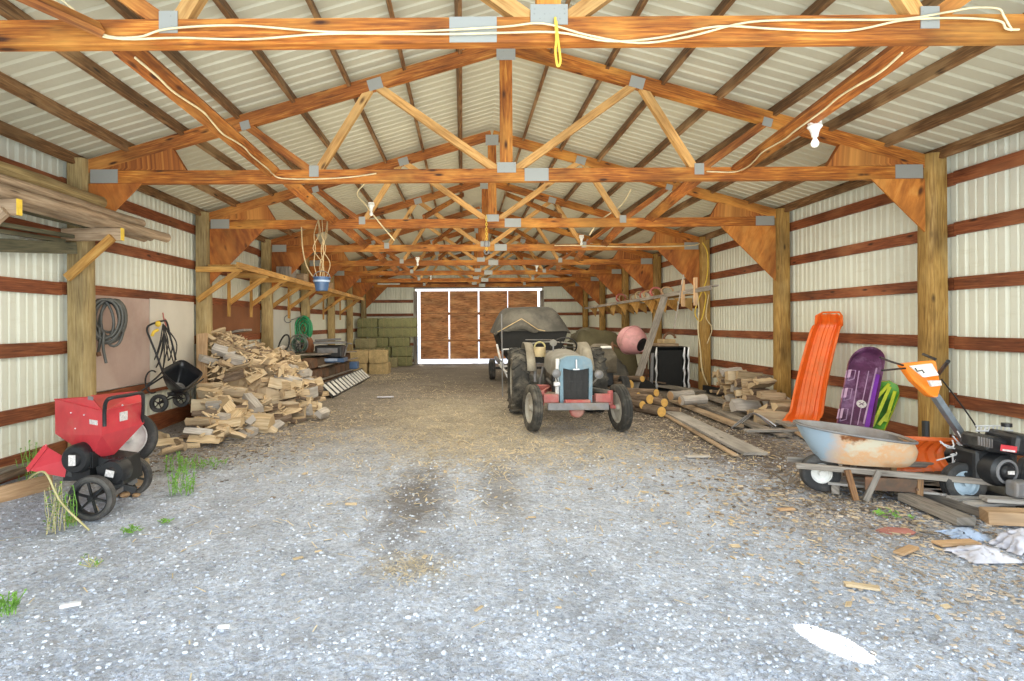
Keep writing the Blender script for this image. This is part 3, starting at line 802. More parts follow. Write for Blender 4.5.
# boards and debris by the wall in the near left corner
o = MB().bar(G(0, 508)+V((-.6, -.75, .06)), G(50, 486)+V((0, 0, .06)), .05, .15).build('loose_board', M['tan_wood']); tag(o, 'orange-tan board lying on edge along the left wall in the near corner', 'board')
for i, (a, b_, mt) in enumerate((((0, 497), (62, 470), 'bark'), ((0, 490), (56, 468), 'grey_wood'), ((10, 486), (60, 463), 'fresh_dk'))):
    o = MB().tube([G(*a)+V((-.25, 0, .09+.02*i)), (G(*a)+G(*b_))/2+V((-.22, 0, .11)), G(*b_)+V((-.2, 0, .09))], [.035, .04, .03], 7).build('dead_branch', M[mt], smooth=50)
    tag(o, ['dark barked branch lying by the left wall in the near corner', 'grey branch lying by the left wall in the near corner', 'pale branch lying against the left wall behind the chipper chute'][i], 'branch', 'branches by the near left wall')
o = MB().tube(smoothpath([G(28, 520)+V((0, 0, .35)), P(44, 470, 4.15), P(60, 500, 4.1), G(88, 528)], 6), .008, 6).build('bent_stick', M['leaf_dry'], smooth=70); tag(o, 'thin dry bent stick arching in front of the chipper', 'stick')

# ------------------------------------------------------------------ split firewood
def split_log(i):
    random.seed(100+i); L = random.uniform(.34, .44); k = random.choice((3, 4, 3, 5)); R = random.uniform(.065, .10)
    if k == 5:   # half round
        pr = [(R*math.cos(t), R*.8*math.sin(t)) for t in [PI*j/6 for j in range(7)]]
        nb = 6
    elif k == 3:  # wedge
        a = random.uniform(.9, 1.3); pr = [(0, -R*.7)]+[(R*1.2*math.sin(-a/2+a*j/3), -R*.7+R*1.5*math.cos(-a/2+a*j/3)) for j in range(4)][::-1]; nb = 0
    else:
        pr = [(-R, -R*.5), (R*.9, -R*.6), (R*.7, R*.55), (-R*.6, R*.6)]; nb = 0
    mb = MB(); n = len(pr); m = 5; rings = []
    for j in range(m):
        y = -L/2+L*j/(m-1); sc = random.uniform(.9, 1.08)
        rings.append([(y+random.uniform(-.012, .012)*(j in (0, m-1)), p[0]*sc+random.uniform(-.006, .006), p[1]*sc+random.uniform(-.006, .006)) for p in pr])
    mb.loft(rings)
    q = 0; o = random.random()*20
    for j in range(m-1):
        for e in range(n):
            mb.uv[q] = [(o+j*.1, e*.12), (o+j*.1, e*.12+.1), (o+j*.1+.1, e*.12+.1), (o+j*.1+.1, e*.12)]
            bark = (k == 5 and e < 6) or (k == 3 and 1 <= e <= 3)
            mb.m[q] = 1 if bark else 0; q += 1
    return mb
PROTO = []
for i in range(14):
    mt = ['fresh', 'fresh', 'fresh_dk', 'fresh', 'fresh_gr', 'fresh', 'fresh_dk'][i % 7]
    me_o = split_log(i).build('split_log', [M[mt], M['bark'] if i % 2 else M['fresh_dk']], smooth=25)
    PROTO.append(me_o.data); bpy.data.objects.remove(me_o)
def put_log(p, e, label, group, me=None, sc=1):
    o = bpy.data.objects.new('firewood_log', me or random.choice(PROTO)); C.objects.link(o)
    o.location = p; o.rotation_euler = e; o.scale = (sc, sc, sc)
    return tag(o, label, 'firewood', group)
def heapH(x, y):
    # height of the firewood heap on the left
    a = 1.0
    edge = -2.62-max(0, y-9.8)*.42 if y > 8.6 else -2.62-(8.6-y)*.42      # right-hand edge
    if x < -4.4+max(0, 9.6-y)*.38: return -1
    top = 1.42 if y > 9.6 else (.55+(y-8.3)*.67 if y > 8.3 else .12+(y-6.9)*.30)
    if y > 11.6: return -1
    if y < 6.9: return -1
    d = edge-x
    if d < 0: return -1
    if y > 8.6: h = min(.98+max(0, (d-.75))*.45, .38+d*1.3, top)
    else: h = min(top, .08+d*.55)
    if y > 11.3: h *= max(.2, (12.1-y)/.8)
    return h
random.seed(21)
mb = MB(); nx_, ny_ = 30, 60; idx = {}
for j in range(ny_):
    for i in range(nx_):
        x = -4.42+i*(2.0/(nx_-1)); y = 6.8+j*(5.2/(ny_-1)); h = heapH(x, y)
        idx[(i, j)] = len(mb.v); mb.v.append(V((x, y, max(-.08, h-.24+random.uniform(-.04, .04)) if h > .25 and heapH(x+.22, y) > 0 else -.08)))
for j in range(ny_-1):
    for i in range(nx_-1): mb._q([idx[(i, j)], idx[(i+1, j)], idx[(i+1, j+1)], idx[(i, j+1)]], [(i*.07, j*.09)]*4)
tag(mb.build('firewood_heap_core', M['fresh_dk']), 'packed split firewood deep inside the left heap', 'firewood', kind='stuff')
cnt = 0; tries = 0; placed = []
while cnt < 292 and tries < 20000:
    tries += 1
    y = random.uniform(6.95, 11.8); x = random.uniform(-4.35, -2.62)
    h = heapH(x, y)
    if h < 0: continue
    # fewer far behind
    if y > 10.6 and random.random() < .5: continue
    face = y > 8.4 and random.random() < .45
    if face:
        x = -2.66-max(0, y-9.8)*.42-random.uniform(0, .28); h = heapH(x, y)*random.uniform(.1, 1)
        if h < 0: continue
    p = V((x, y, max(.05, h-.02+random.uniform(-.05, .03))))
    steep = face
    if any((p-q_).length < (.155 if not steep else .13) for q_ in placed): continue
    placed.append(p)
    if steep: e = (random.uniform(0, 6), random.uniform(-.25, .25), random.choice((0, 0, PI, 1.5, .5))+random.uniform(-.35, .35))
    elif y < 8.6 and x < -3.3: e = (random.uniform(0, 6), random.uniform(-.1, .15), random.uniform(-.35, .35))
    else: e = (random.uniform(0, 6), random.uniform(-.45, .45), random.uniform(0, PI))
    put_log(p, e, 'split firewood log in the big heap along the left wall', 'firewood logs in the left heap', sc=random.uniform(.78, 1.0)); cnt += 1
# face of the stack: logs lower on the right side
for j in range(0):
    pass
for (px, py, Y, rzz, ry, sc, l_) in ((262, 408, 8.7, 1.2, 1.2, 1.0, 'upright leaning split log at the front of the left heap'), (230, 418, 7.9, .9, .9, 1.15, 'big split log tilted at the foot of the left heap'), (253, 424, 8.0, 0, .1, 1.1, 'pale blocky log at the front foot of the left heap')):
    o = put_log(P(px, py, Y), (.3, ry, rzz), l_, None, PROTO[1], sc*1.2)
for i, (px, py) in enumerate(((320, 398), (316, 404), (300, 416), (185, 446), (170, 452), (178, 448), (192, 441), (320, 418), (160, 440), (167, 444))):
    put_log(G(px, py)+V((0, 0, .06)), (i, 0, i*1.1), 'stray split log on the ground beside the left heap', 'stray logs by the left heap', sc=.8)
# leaning plank
o = MB().bar(P(202, 397, 8.8)+V((0, 0, -.35)), P(202, 332, 9.1), .17, .035, up=(0, -1, 0)).build('leaning_plank', M['tan_wood']); tag(o, 'orange-tan plank leaning upright on the second left post', 'plank')
mb = MB(); rr_ = random.Random(5)
for i in range(900):
    y = rr_.uniform(7, 11.4); x = rr_.uniform(-4.3, -2.6); h = heapH(x, y)
    if h < 0: continue
    st = random.getstate(); mb.box((x, y, h+rr_.uniform(-.05, .07)), (rr_.uniform(.06, .2), rr_.uniform(.015, .05), .015), Matrix.Rotation(rr_.uniform(0, 3.1), 3, 'Z') @ Matrix.Rotation(rr_.uniform(-.7, .7), 3, 'Y')); random.setstate(st)
tag(mb.build('firewood_splinters', M['fresh']), 'pale splinters and slivers lying all over the left firewood heap', 'splinters', kind='stuff')
# board of grey bark sheet on the top of the heap
o = MB().box(P(228, 334, 10.3)+V((0, 0, .05)), (.75, .4, .04), rot('Y', -8)).build('bark_slab', M['grey_wood']); tag(o, 'grey weathered slab lying on top of the firewood heap', 'slab')
# ------------------------------------------------------------------ bracket shelf along the left wall
sh = thing('wall_shelf', 'long yellow-brown bracket shelf high on the left wall beyond the second post', 'shelf', (-4.2, 9.4, 2.5))
ysh = [9.25, 10.5, 11.6, 12.85, 14.1, 15.8, 17.6, 20.0]
for Y in ysh:
    mb = MB().bar((-4.5, Y, 2.50), (-3.72, Y, 2.50), .04, .09); b = mb.build('bracket', M['rack'], sh)
    MB().bar((-4.5, Y+.045, 1.98), (-3.80, Y+.045, 2.47), .09, .04, up=(0, 1, 0)).build('bracket_brace', M['rack'], b)
    if Y > 9.5: MB().bar((-4.48, Y, 1.72), (-4.48, Y, 2.46), .04, .07, up=(0, 1, 0)).build('bracket_upright', M['rack'], b)
MB().bar((-3.68, 8.95, 2.535), (-3.68, 20.4, 2.49), .04, .10).build('front_rail', M['rack'], sh)
MB().bar((-4.03, 9.3, 2.575), (-4.03, 20.4, 2.535), .58, .02).build('shelf_board', M['rack'], sh)
# things on the shelf
for i, (px, py, Y, s_, mt, l_) in enumerate(((292, 271, 12.6, (.28, .5, .3), 'grey_wood', 'grey wooden crate on the long left shelf'), (303, 279, 13.6, (.3, .34, .24), 'pole_wood', 'tan carton on the long left shelf behind the grey crate'), (333, 287, 16.2, (.3, .4, .22), 'tan_wood', 'small tan carton far along the long left shelf'))):
    x = -4.05; t = thing('crate' if i == 0 else 'carton', l_, 'box', (x, Y, 2.57))
    w_, d_, h_ = s_
    mb = MB(); mb.box((0, 0, .02), (w_, d_, .02))
    for sx in (-1, 1): mb.box((sx*w_/2, 0, h_/2), (.02, d_, h_)); mb.box((0, sx*d_/2, h_/2), (w_, .02, h_))
    mb.build('box_body', M[mt], t, world=False)
    MB().box((0, 0, h_*.99), (w_*1.04, d_*1.02, .02), rot('X', 4)).build('lid', M[mt], t, world=False)
for i in range(3):
    Y = 9.9+i*.45
    o = MB().bar((-4.1-.1*i, Y, 2.60), (-4.15-.06*i, Y+3, 2.6), .09, .03).build('stored_board', M['pole_wood']); tag(o, 'thin board stored flat on the near end of the left shelf', 'board', 'thin boards on the left shelf')
# blue bucket on ropes
bc = P(322, 283, 9.35)
bk = thing('hanging_bucket', 'blue and white bucket hanging on ropes from a truss above left shelf', 'bucket', bc)
MB().lathe([(.001, -.12), (.1, -.12), (.14, .1), (.15, .1), (.15, .115), (.13, .115), (.095, -.1), (.001, -.1)], bc, (0, 0, 1), 24).build('bucket', M['blue'], bk, smooth=40)
MB().lathe([(.133, .03), (.139, .06), (.146, .06), (.140, .03)], bc, (0, 0, 1), 24, closed=True).build('white_band', M['blue_lt'], bk, smooth=40)
MB().tube(arc(bc+V((0, 0, .1)), (1, 0, 0), (0, 0, 1), .14, 0, 180, 14, .12), .008, 6).build('handle', M['grey_metal'], bk, smooth=60)
for i in range(6):
    x0 = bc.x+(i-2.5)*.04
    random.seed(70+i); ru = random.uniform
    mb = MB().tube(smoothpath([(x0+ru(-.05, .05), 9.40, 3.37), (x0+ru(-.07, .07), 9.36, 3.1), (x0+ru(-.09, .09), 9.36, 2.85), (x0+ru(-.05, .07), 9.36, 2.6), (bc.x+(i-2.5)*.03, 9.35, 2.36)], 4), .0075, 6)
    tag(mb.build('hanging_rope', M['rope'], smooth=70), 'pale strand in the rope bundle above the blue bucket', 'rope', 'rope strands above the blue bucket')
mb = MB().tube(smoothpath([P(302, 226, 9.4), P(303, 246, 9.4), P(306, 262, 9.4), P(312, 274, 9.4), P(320, 281, 9.35)], 5), .012, 6)
tag(mb.build('slack_rope', M['rope'], smooth=70), 'pale slack rope hanging from truss left of the bucket bundle', 'rope')
# wire dropping from the shelf to the reel
mb = MB().tube(smoothpath([P(291, 283, 14.3), P(291, 300, 14.3), P(290, 320, 14.3), P(291, 350, 14.3)], 4), .012, 6)
tag(mb.build('drop_cord', M['rope'], smooth=70), 'pale cord hanging from the left shelf down to the hose reel', 'cord')
mb = MB().tube(arc(P(288, 318, 13.7), (1, 0, 0), (0, 0, 1), .09, 100, 330, 12), .014, 6).tube([P(291, 319, 13.7), P(303, 315, 13.7)], .012, 6)
tag(mb.build('iron_hook', M['grey_metal'], smooth=60), 'bent iron hook on white panel beside the green hose', 'hook')
# green hose coil
gh = thing('green_hose_coil', 'bright green garden hose coil hanging on the fourth left post', 'hose', P(306, 327, 15.35))
random.seed(9)
c = P(304, 328, 15.1)
for i in range(9):
    R = (.23, .10, .17, .24, .13, .2, .07, .22, .15)[i]; pts = [c+V((math.sin(t)*R*.9, (i-4)*.035, math.cos(t)*R*1.5)) for t in [2*PI*a/24 for a in range(24)]]
    MB().tube(pts, .019, 7, closed=True).build('hose_loop', M['green_hose'], gh, smooth=70)
MB().box(c+V((0, .22, .3)), (.1, .3, .06)).build('hanger', M['black'], gh)
# hose reel
REEL=1
rl = thing('hose_reel', 'dark wire hose reel with bent handles behind the firewood heap', 'reel', V((-4.35, 14.0, 0)))
c = P(300, 343, 14.0)
mb = MB()
for dy in (-.15, .15):
    mb = MB(); mb.tube(arc(c+V((0, dy, 0)), (1, 0, 0), (0, 0, 1), .24, 0, 360, 24), .014, 6)
    for a in range(6): mb.tube([c+V((0, dy, 0)), c+V((.24*math.cos(a*PI/3), dy, .24*math.sin(a*PI/3)))], .01, 6)
    mb.build('reel_wheel', M['grey_metal'], rl, smooth=60)
mb = MB()
for i in range(7): mb.tube([c+V((math.cos(t)*.17, -.12+i*.04, math.sin(t)*.17)) for t in [2*PI*a/18 for a in range(18)]], .022, 6, closed=True)
mb.build('wound_hose', plain('dull_green_hose', (.10, .17, .13), .5), rl, smooth=70)
mb = MB()
for dx in (-.2, .2):
    mb.tube([c+V((dx*1.4, -.2, -c.z)), c+V((0, -.2, 0)), ], .016, 6); mb.tube([c+V((dx*1.4, .2, -c.z)), c+V((0, .2, 0))], .016, 6)
mb.tube([c+V((0, -.2, 0)), c+V((0, .2, 0))], .018, 6)
mb.build('stand', M['black'], rl, smooth=60)
mb = MB().tube(smoothpath([P(277, 351, 13.1), P(280, 341, 13.1), P(285, 334, 13.1), P(289, 336, 13.1), P(288, 346, 13.1), P(282, 351, 13.1)], 5), .02, 7)
mb.build('crank_handle', M['black'], rl, smooth=60)
o = MB().ico(P(309, 346, 14.2)+V((0, 0, 0)), .17, 3, (.75, .75, 1.55), .03).build('brown_sack', M['panel_brown'], smooth=80); tag(o, 'upright brown sack between the hose reel and the blue machine', 'sack')
o = MB().box((-3.95, 14.3, .42), (.9, 1.2, .84)).build('storage_chest', M['dark_pole'], bevel=.02); 
MBk = MB(); MBk.box((-3.95, 13.69, .62), (.84, .02, .3)); 
tag(o, 'dark wooden chest hidden behind the block stack, carrying sack and machine', 'chest')
# stack of dark rough blocks
random.seed(31)
for r in range(3):
    n = 7
    for i in range(n):
        y0 = 12.7+i*.62+random.uniform(-.03, .03)+(r % 2)*.15; x = -3.42+r*-.07; z = gz(y0)+.13+r*.27
        mb = MB(); ring = []
        mb.ico((x, y0, z), .5, 2, (.28, .62, .27), .05)
        # squared-off block
        for k_ in range(len(mb.v)):
            v = mb.v[k_]-V((x, y0, z)); mb.v[k_] = V((x+max(-.13, min(.13, v.x*1.5)), y0+max(-.29, min(.29, v.y*1.5)), z+max(-.125, min(.125, v.z*1.5))))
        o = mb.build('dark_block', M['rust'] if (i+r) % 3 else M['bark'], smooth=30)
        tag(o, 'rough dark brown block in the three-high stack behind the slatted ramp', 'block', 'dark blocks stacked by the left wall')
for r in range(2):
    o = MB().bar((-3.27-.04*r, 12.6, .29+r*.3), (-3.25-.04*r, 17.0, .22+r*.3), .06, .03).build('tarp_edge_board', M['grey_wood']); tag(o, ['lower', 'upper'][r]+' grey lath along the face of the dark block stack', 'board', 'laths on the dark block stack')
o = MB().bar((-3.55, 12.7, .86), (-3.55, 17.0, .72), .5, .03).build('cover_board', M['grey_wood']); tag(o, 'grey board lying across the top of dark block stack', 'board')
# blue machine
bm = thing('portable_generator', 'blue and black portable machine resting on top of the dark block stack', 'machine', P(332, 362, 14.0))
c = P(331, 359, 13.95)
MB().box(c+V((-.02, 0, .0)), (.78, .6, .10), rot('Z', 3)).build('blue_base', M['blue'], bm, bevel=.015)
MB().box(c+V((-.02, 0, .22)), (.68, .5, .30)).build('housing', M['black'], bm, bevel=.03)
mb = MB().box(c+V((-.02, 0, .44)), (.74, .52, .05)); mb.tube([c+V((-.36, -.2, .50)), c+V((.3, -.2, .53))], .03, 8); mb.build('top_cover', M['grey_metal'], bm, bevel=.008)
MB().box(c+V((.02, -.33, .02)), (.42, .03, .07)).build('front_plate', M['blue_lt'], bm, bevel=.005)
MB().box(c+V((-.03, -.26, .25)), (.5, .01, .12)).build('grille', M['grey_metal'], bm)
mb = MB().tube(smoothpath([c+V((.36, -.1, .1)), c+V((.42, -.1, .35)), c+V((.46, -.1, .42)), c+V((.56, -.1, .4))], 4), .016, 6); mb.build('crank', M['grey_metal'], bm, smooth=60)
mb = MB().box(P(354, 364.5, 15.2), (.22, .3, .2)).build('blue_tub', M['blue'], bevel=.03); tag(mb, 'small dark blue tub on the right end of the dark block stack', 'tub')
# slatted ramp
a, b_, c_, d_ = G(333, 397)+V((0, 0, .02)), G(370, 377)+V((0, 0, .02)), None, None
up = V((-.27, .03, .25))
rp = thing('slatted_ramp', 'white slatted metal ramp leaning on the dark block stack', 'ramp', a)
n = 13
for k_ in (0, 1): MB().bar(a+up*k_, b_+up*k_, .02, .06, up=(.7, 0, .7)).build('side_rail', M['black'], rp)
for i in range(n):
    p = a+(b_-a)*((i+.5)/n); MB().bar(p, p+up, .19, .015, up=(.68, 0, .73)).build('slat', M['white'], rp)
mb = MB(); mb.v = [a+V((0, 0, -.01))+V((-.02, 0, -.01)), b_+V((-.02, 0, -.02)), b_+up+V((-.02, 0, -.02)), a+up+V((-.02, 0, -.02))]; mb._q([0, 1, 2, 3]); mb.build('backing', M['black'], rp)

# ------------------------------------------------------------------ hay bales
def bale(c, size, mat, rz, label, group, twine=True):
    random.seed(int(c[0]*97+c[1]*31+c[2]*57)); w_, d_, h_ = size
    t = thing('hay_bale' if 'hay' in label else 'straw_bale', label, 'bale', (c[0], c[1], c[2]-h_/2), rz, group)
    mb = MB(); nx, ny, nz = 10, 5, 5; mp = {}
    def vt(i, j, k):
        if (i, j, k) in mp: return mp[(i, j, k)]
        x, y, z = -w_/2+w_*i/nx, -d_/2+d_*j/ny, h_*k/nz
        nn = noise.noise(V((x*7+c[0]*3, y*7+c[1], z*7)))*.028
        cr = 1-.03*((abs(x)/(w_/2))**8+(abs(z-h_/2)/(h_/2))**8)
        mb.v.append(V((x*cr+nn, y*cr-abs(nn), h_/2+(z-h_/2)*cr+nn*.6))); mp[(i, j, k)] = len(mb.v)-1; return mp[(i, j, k)]
    for i in range(nx):
        for k in range(nz):
            mb._q([vt(i, 0, k), vt(i+1, 0, k), vt(i+1, 0, k+1), vt(i, 0, k+1)]); mb._q([vt(i, ny, k), vt(i, ny, k+1), vt(i+1, ny, k+1), vt(i+1, ny, k)])
    for i in range(nx):
        for j in range(ny):
            mb._q([vt(i, j, 0), vt(i, j+1, 0), vt(i+1, j+1, 0), vt(i+1, j, 0)]); mb._q([vt(i, j, nz), vt(i+1, j, nz), vt(i+1, j+1, nz), vt(i, j+1, nz)])
    for j in range(ny):
        for k in range(nz):
            mb._q([vt(0, j, k), vt(0, j, k+1), vt(0, j+1, k+1), vt(0, j+1, k)]); mb._q([vt(nx, j, k), vt(nx, j+1, k), vt(nx, j+1, k+1), vt(nx, j, k+1)])
    mb.build('bale_body', mat, t, world=False, smooth=60)
    if twine:
        for s in (-.22, .22):
            p = [(s*w_, -d_/2-.012, .0), (s*w_, -d_/2-.012, h_+.008), (s*w_, d_/2+.012, h_+.008), (s*w_, d_/2+.012, 0)]
            MB().tube(p, .006, 5, closed=True).build('twine', M['rope'], t, world=False)
    return t
rowz = -.25
lay = []
for r in range(5):
    z = gz(23)+.205+r*.412
    xs_ = [-4.08, -3.18, -2.60] if r >= 3 else ([-3.62, -2.72] if r == 2 else [-2.62, -3.52])
    if r == 4: xs_ = [-4.08, -3.18, -2.60]
    if r >= 3: xs_ = xs_[:2]+[-2.40]
    for x in xs_: lay.append((x, 23.6, z, r))
for i, (x, y, z, r) in enumerate(lay):
    nm = ['bottom', 'second', 'third', 'fourth', 'top'][r]
    bale((x, y, z), (.88, .5, .40), M['hay_green'], 0, 'green hay bale in the %s row of the stack left of the big door' % nm, 'green hay bales in the %s row by the back wall' % nm)
# rows of pale bales under them
for i, (x, z) in enumerate(((-4.05, -.04), (-3.15+.0, -.04), (-4.05, .37), (-4.05, .78), (-3.45, .37), (-3.45, .37))[:5]):
    bale((x, 22.9+(.0 if i != 4 else .02), z), (.86, .5, .40) if i != 4 else (.3, .5, .4), M['hay_pale'], 0, ('pale dusty hay bale stacked in front of the green ones by the left back corner'), 'pale hay bales by the left back corner')
sb = [(-3.62, 19.2, .02-.02), (-2.92, 19.25, 0), (-3.6, 19.2, .44), (-2.96, 19.2, .44)]
for i, (x, y, z) in enumerate(sb):
    bale((x, y, z+.0), (.66, .8, .43), M['hay_tan'], .05*(i-1), 'golden straw bale in the near stack of four at left back', 'golden straw bales in the near stack')
# loose straw spill
# ------------------------------------------------------------------ covered boat on a trailer
bt_ = thing('covered_boat', 'black boat under a grey tarp cover parked behind the tractor', 'boat', (1.9, 15.5, -.1))
Y0 = 14.3
def ringh(Y, hw, zt, zb, cxx, k=.72):
    return [V((cxx-hw, Y, zt)), V((cxx-hw*.97, Y, zt-.12)), V((cxx-hw*.86, Y, (zt+zb)/2)), V((cxx-hw*k*.8, Y, zb+.08)), V((cxx-hw*.3, Y, zb)), V((cxx+hw*.3, Y, zb)), V((cxx+hw*k*.8, Y, zb+.08)), V((cxx+hw*.86, Y, (zt+zb)/2)), V((cxx+hw*.97, Y, zt-.12)), V((cxx+hw, Y, zt))]
cb = (533-VX)/F*Y0
rings = [ringh(Y0, .90, 1.36, .52, cb), ringh(Y0+1.2, 1.0, 1.36, .45, cb), ringh(Y0+2.8, .92, 1.38, .5, cb), ringh(Y0+4.2, .5, 1.45, .75, cb, .5), ringh(Y0+4.9, .08, 1.5, 1.1, cb, .5)]
MB().loft(rings).build('hull', M['hull'], bt_, smooth=40)
MB().bar((cb-.95, Y0-.02, 1.02), (cb-.86, Y0-.02, .62), .05, .02, up=(0, 1, 0)).build('side_trim', M['white'], bt_)
MB().bar((cb-.2, Y0-.02, 1.13), (cb+.55, Y0-.02, 1.12), .02, .02).build('stripe', M['grey_metal'], bt_)
# tarp: ridge plateau falling to the gunwale
mb = MB(); prof = []
def tp(Y, hw, zr, ztop, htop):
    pts = []
    us = [-1.03, -.98, -.75, -.55, -.42, -.2, 0, .2, .42, .6, .8, .98, 1.03]
    for u in us:
        a = abs(u)
        if a <= htop: z = ztop-.03*noise.noise(V((u*3, Y, 1)))
        else: z = ztop+(zr-ztop)*((a-htop)/(1-htop))**.9
        if a > 1: z = zr-.10
        z += .035*noise.noise(V((u*4, Y*2.5, 0)))
        pts.append(V((cb+u*hw, Y, z)))
    return pts
R_ = [tp(Y0-.10, .95, 1.34, 1.36, .1), tp(Y0-.02, .98, 1.36, 1.60, .35), tp(Y0+.15, .98, 1.38, 1.86, .6), tp(Y0+.4, 1.0, 1.38, 2.0, .72), tp(Y0+1.6, 1.02, 1.4, 2.03, .74), tp(Y0+2.6, .96, 1.42, 1.98, .7), tp(Y0+3.8, .65, 1.46, 1.8, .5), tp(Y0+4.9, .15, 1.5, 1.6, .3)]
tp_o = MB().loft(R_, closed=False, cap0=False, cap1=False).build('tarp_cover', M['tarp'], bt_, smooth=180, sub=1)
c = P(521, 326, Y0-.12)
mb = MB().loft([[c+V((-.55, 0, -.10)), c+V((-.3, -.02, .07)), c+V((0, -.03, .16)), c+V((.3, -.02, .05)), c+V((.5, .02, -.16))], [c+V((-.45, -.1, -.13)), c+V((-.2, -.16, .0)), c+V((0.0, -.18, .07)), c+V((.2, -.14, -.02)), c+V((.38, -.08, -.18))], [c+V((-.3, -.05, -.17)), c+V((-.15, -.08, -.1)), c+V((0, -.1, -.06)), c+V((.15, -.08, -.12)), c+V((.3, -.03, -.2))]], closed=False, cap0=False, cap1=False)
mb.build('tarp_fold', M['tarp'], tp_o, smooth=180, sub=1)
MB().tube([R_[2][0]+V((0, -.02, 0)), c+V((-.5, -.1, -.1)), c+V((0, -.15, .18)), c+V((.42, -.1, -.1)), P(545, 331.5, Y0-.15)], .012, 6).build('tie_rope', M['rope'], tp_o, smooth=60)
MB().bar((cb-.75, Y0+.2, .42), (cb-.75, Y0+4, .42), .08, .1).build('trailer_rail', M['grey_metal'], bt_); MB().bar((cb+.75, Y0+.2, .42), (cb+.75, Y0+4, .42), .08, .1).build('trailer_rail', M['grey_metal'], bt_)
MB().bar((cb-.95, Y0+1.8, .25), (cb+.95, Y0+1.8, .25), .07, .07).build('axle', M['black'], bt_)
wheel(bt_, (cb-.98, Y0+1.8, .22), (-1, 0, 0), .30, .18); wheel(bt_, (cb+.98, Y0+1.8, .22), (1, 0, 0), .30, .18)
MB().bar((cb-.85, Y0+.1, .55), (cb-.62, Y0+.1, .05), .04, .04, up=(0, 1, 0)).build('jack', M['light_metal'], bt_)
MB().tube(smoothpath([(cb-.9, Y0-.05, .5), (cb-.75, Y0-.07, .33), (cb-.6, Y0-.05, .28)], 5), .025, 6).build('mudguard', M['white'], bt_, smooth=60)
# ------------------------------------------------------------------ tractor
TX, TY = 1.63, 7.94
tr = thing('farm_tractor', 'old grey and pale blue farm tractor with faded red front axle', 'tractor', (TX, TY+1, 0))
def T(x, y, z): return V((TX+x, TY+y, z if z < .4 else .4+(z-.4)*.86))
wheel(tr, T(-.63, 0, .33), (-1, -.16, .04), .335, .14, rim=plain('old_rim', (.5, .48, .42), .6, dirt=(.3, .25, .2), dirt_amt=.4), tire=M['rubber_dusty'], rr=.66, grooves=3)
wheel(tr, T(.63, 0, .33), (1, .12, .04), .335, .145, rim=bpy.data.materials['old_rim'], tire=M['rubber_dusty'], rr=.66, grooves=3)
wheel(tr, T(-.66, 1.82, .56), (-1, 0, 0), .57, .30, rim=bpy.data.materials['old_rim'], tire=M['rubber_dusty'], rr=.62, grooves=1, lug=True)
wheel(tr, T(.66, 1.82, .56), (1, 0, 0), .57, .30, rim=bpy.data.materials['old_rim'], tire=M['rubber_dusty'], rr=.62, grooves=1, lug=True)
# grille shell
gx = .232
outer = [T(-gx, -.02, .40), T(gx, -.02, .40), T(gx+.01, -.02, 1.02), T(gx-.015, -.02, 1.13), T(.13, -.02, 1.18), T(0, -.02, 1.19), T(-.13, -.02, 1.18), T(-gx+.015, -.02, 1.13), T(-gx-.01, -.02, 1.02)]
inner = [T(-.182, -.02, .44), T(.182, -.02, .44), T(.187, -.02, .80), T(.187, -.02, .98), T(.09, -.02, .955), T(0, -.02, .945), T(-.09, -.02, .955), T(-.187, -.02, .98), T(-.187, -.02, .80)]
back = [p+V((0, .16, 0)) for p in outer]; inb = [p+V((0, .05, 0)) for p in inner]
mb = MB().loft([back, outer, inner, inb], cap0=False, cap1=False)
gs = mb.build('grille_shell', M['tractor_blue'], tr, smooth=35, bevel=.006)
mb = MB()
for i in range(21): mb.bar(T(-.175+i*.0175, .02, .45), T(-.175+i*.0175, .02, .965), .008, .012, up=(0, 1, 0))
for z in (.6, .75): mb.bar(T(-.2, .022, z), T(.2, .022, z), .008, .008)
mb.build('grille_bars', M['screen'], gs)
MB().box(T(0, .05, .71), (.37, .01, .47)).build('radiator_screen', M['screen'], gs)
MB().bar(T(0, -.045, .98), T(0, -.04, 1.13), .02, .035, up=(0, -1, 0)).build('badge', M['light_metal'], gs, bevel=.006)
MB().bar(T(0, -.035, .955), T(0, -.035, .975), .09, .014, up=(0, -1, 0)).build('badge_wing', M['light_metal'], gs)
# white corner post left of the grille
MB().bar(T(-.265, .05, .42), T(-.255, .05, 1.14), .055, .05, up=(0, -1, 0)).build('side_strip', M['white'], tr, bevel=.01)
# hood
hr = []
for (y, w_, zt, zb) in ((.10, .265, 1.17, .78), (.35, .275, 1.20, .80), (.8, .29, 1.23, .84), (1.15, .29, 1.25, .9), (1.3, .26, 1.22, .9)):
    ring = []
    for t in range(13):
        a = PI*t/12; ring.append(T(math.cos(a)*w_, y, zb+(zt-zb)*min(1, (math.sin(a)**.45))))
    hr.append(ring)
MB().loft(hr, closed=False, cap0=False, cap1=False).build('hood', M['tractor_grey'], tr, smooth=60)
mb = MB(); mb.loft([[T(-.17, .12, .42), T(.17, .12, .42), T(.17, .12, .95), T(-.17, .12, .95)], [T(-.17, 1.1, .45), T(.17, 1.1, .45), T(.2, 1.1, 1.0), T(-.2, 1.1, 1.0)], [T(-.2, 1.9, .45), T(.2, 1.9, .45), T(.2, 1.9, .85), T(-.2, 1.9, .85)]])
en = mb.build('engine_block', plain('engine_grey', (.10, .09, .08), .7, dirt=(.25, .2, .15), dirt_amt=.4), tr, bevel=.02)
mb = MB().tube([T(-.62, 1.82, .56), T(.62, 1.82, .56)], .11, 12); mb.build('rear_axle', M['tractor_grey'], tr, smooth=50)
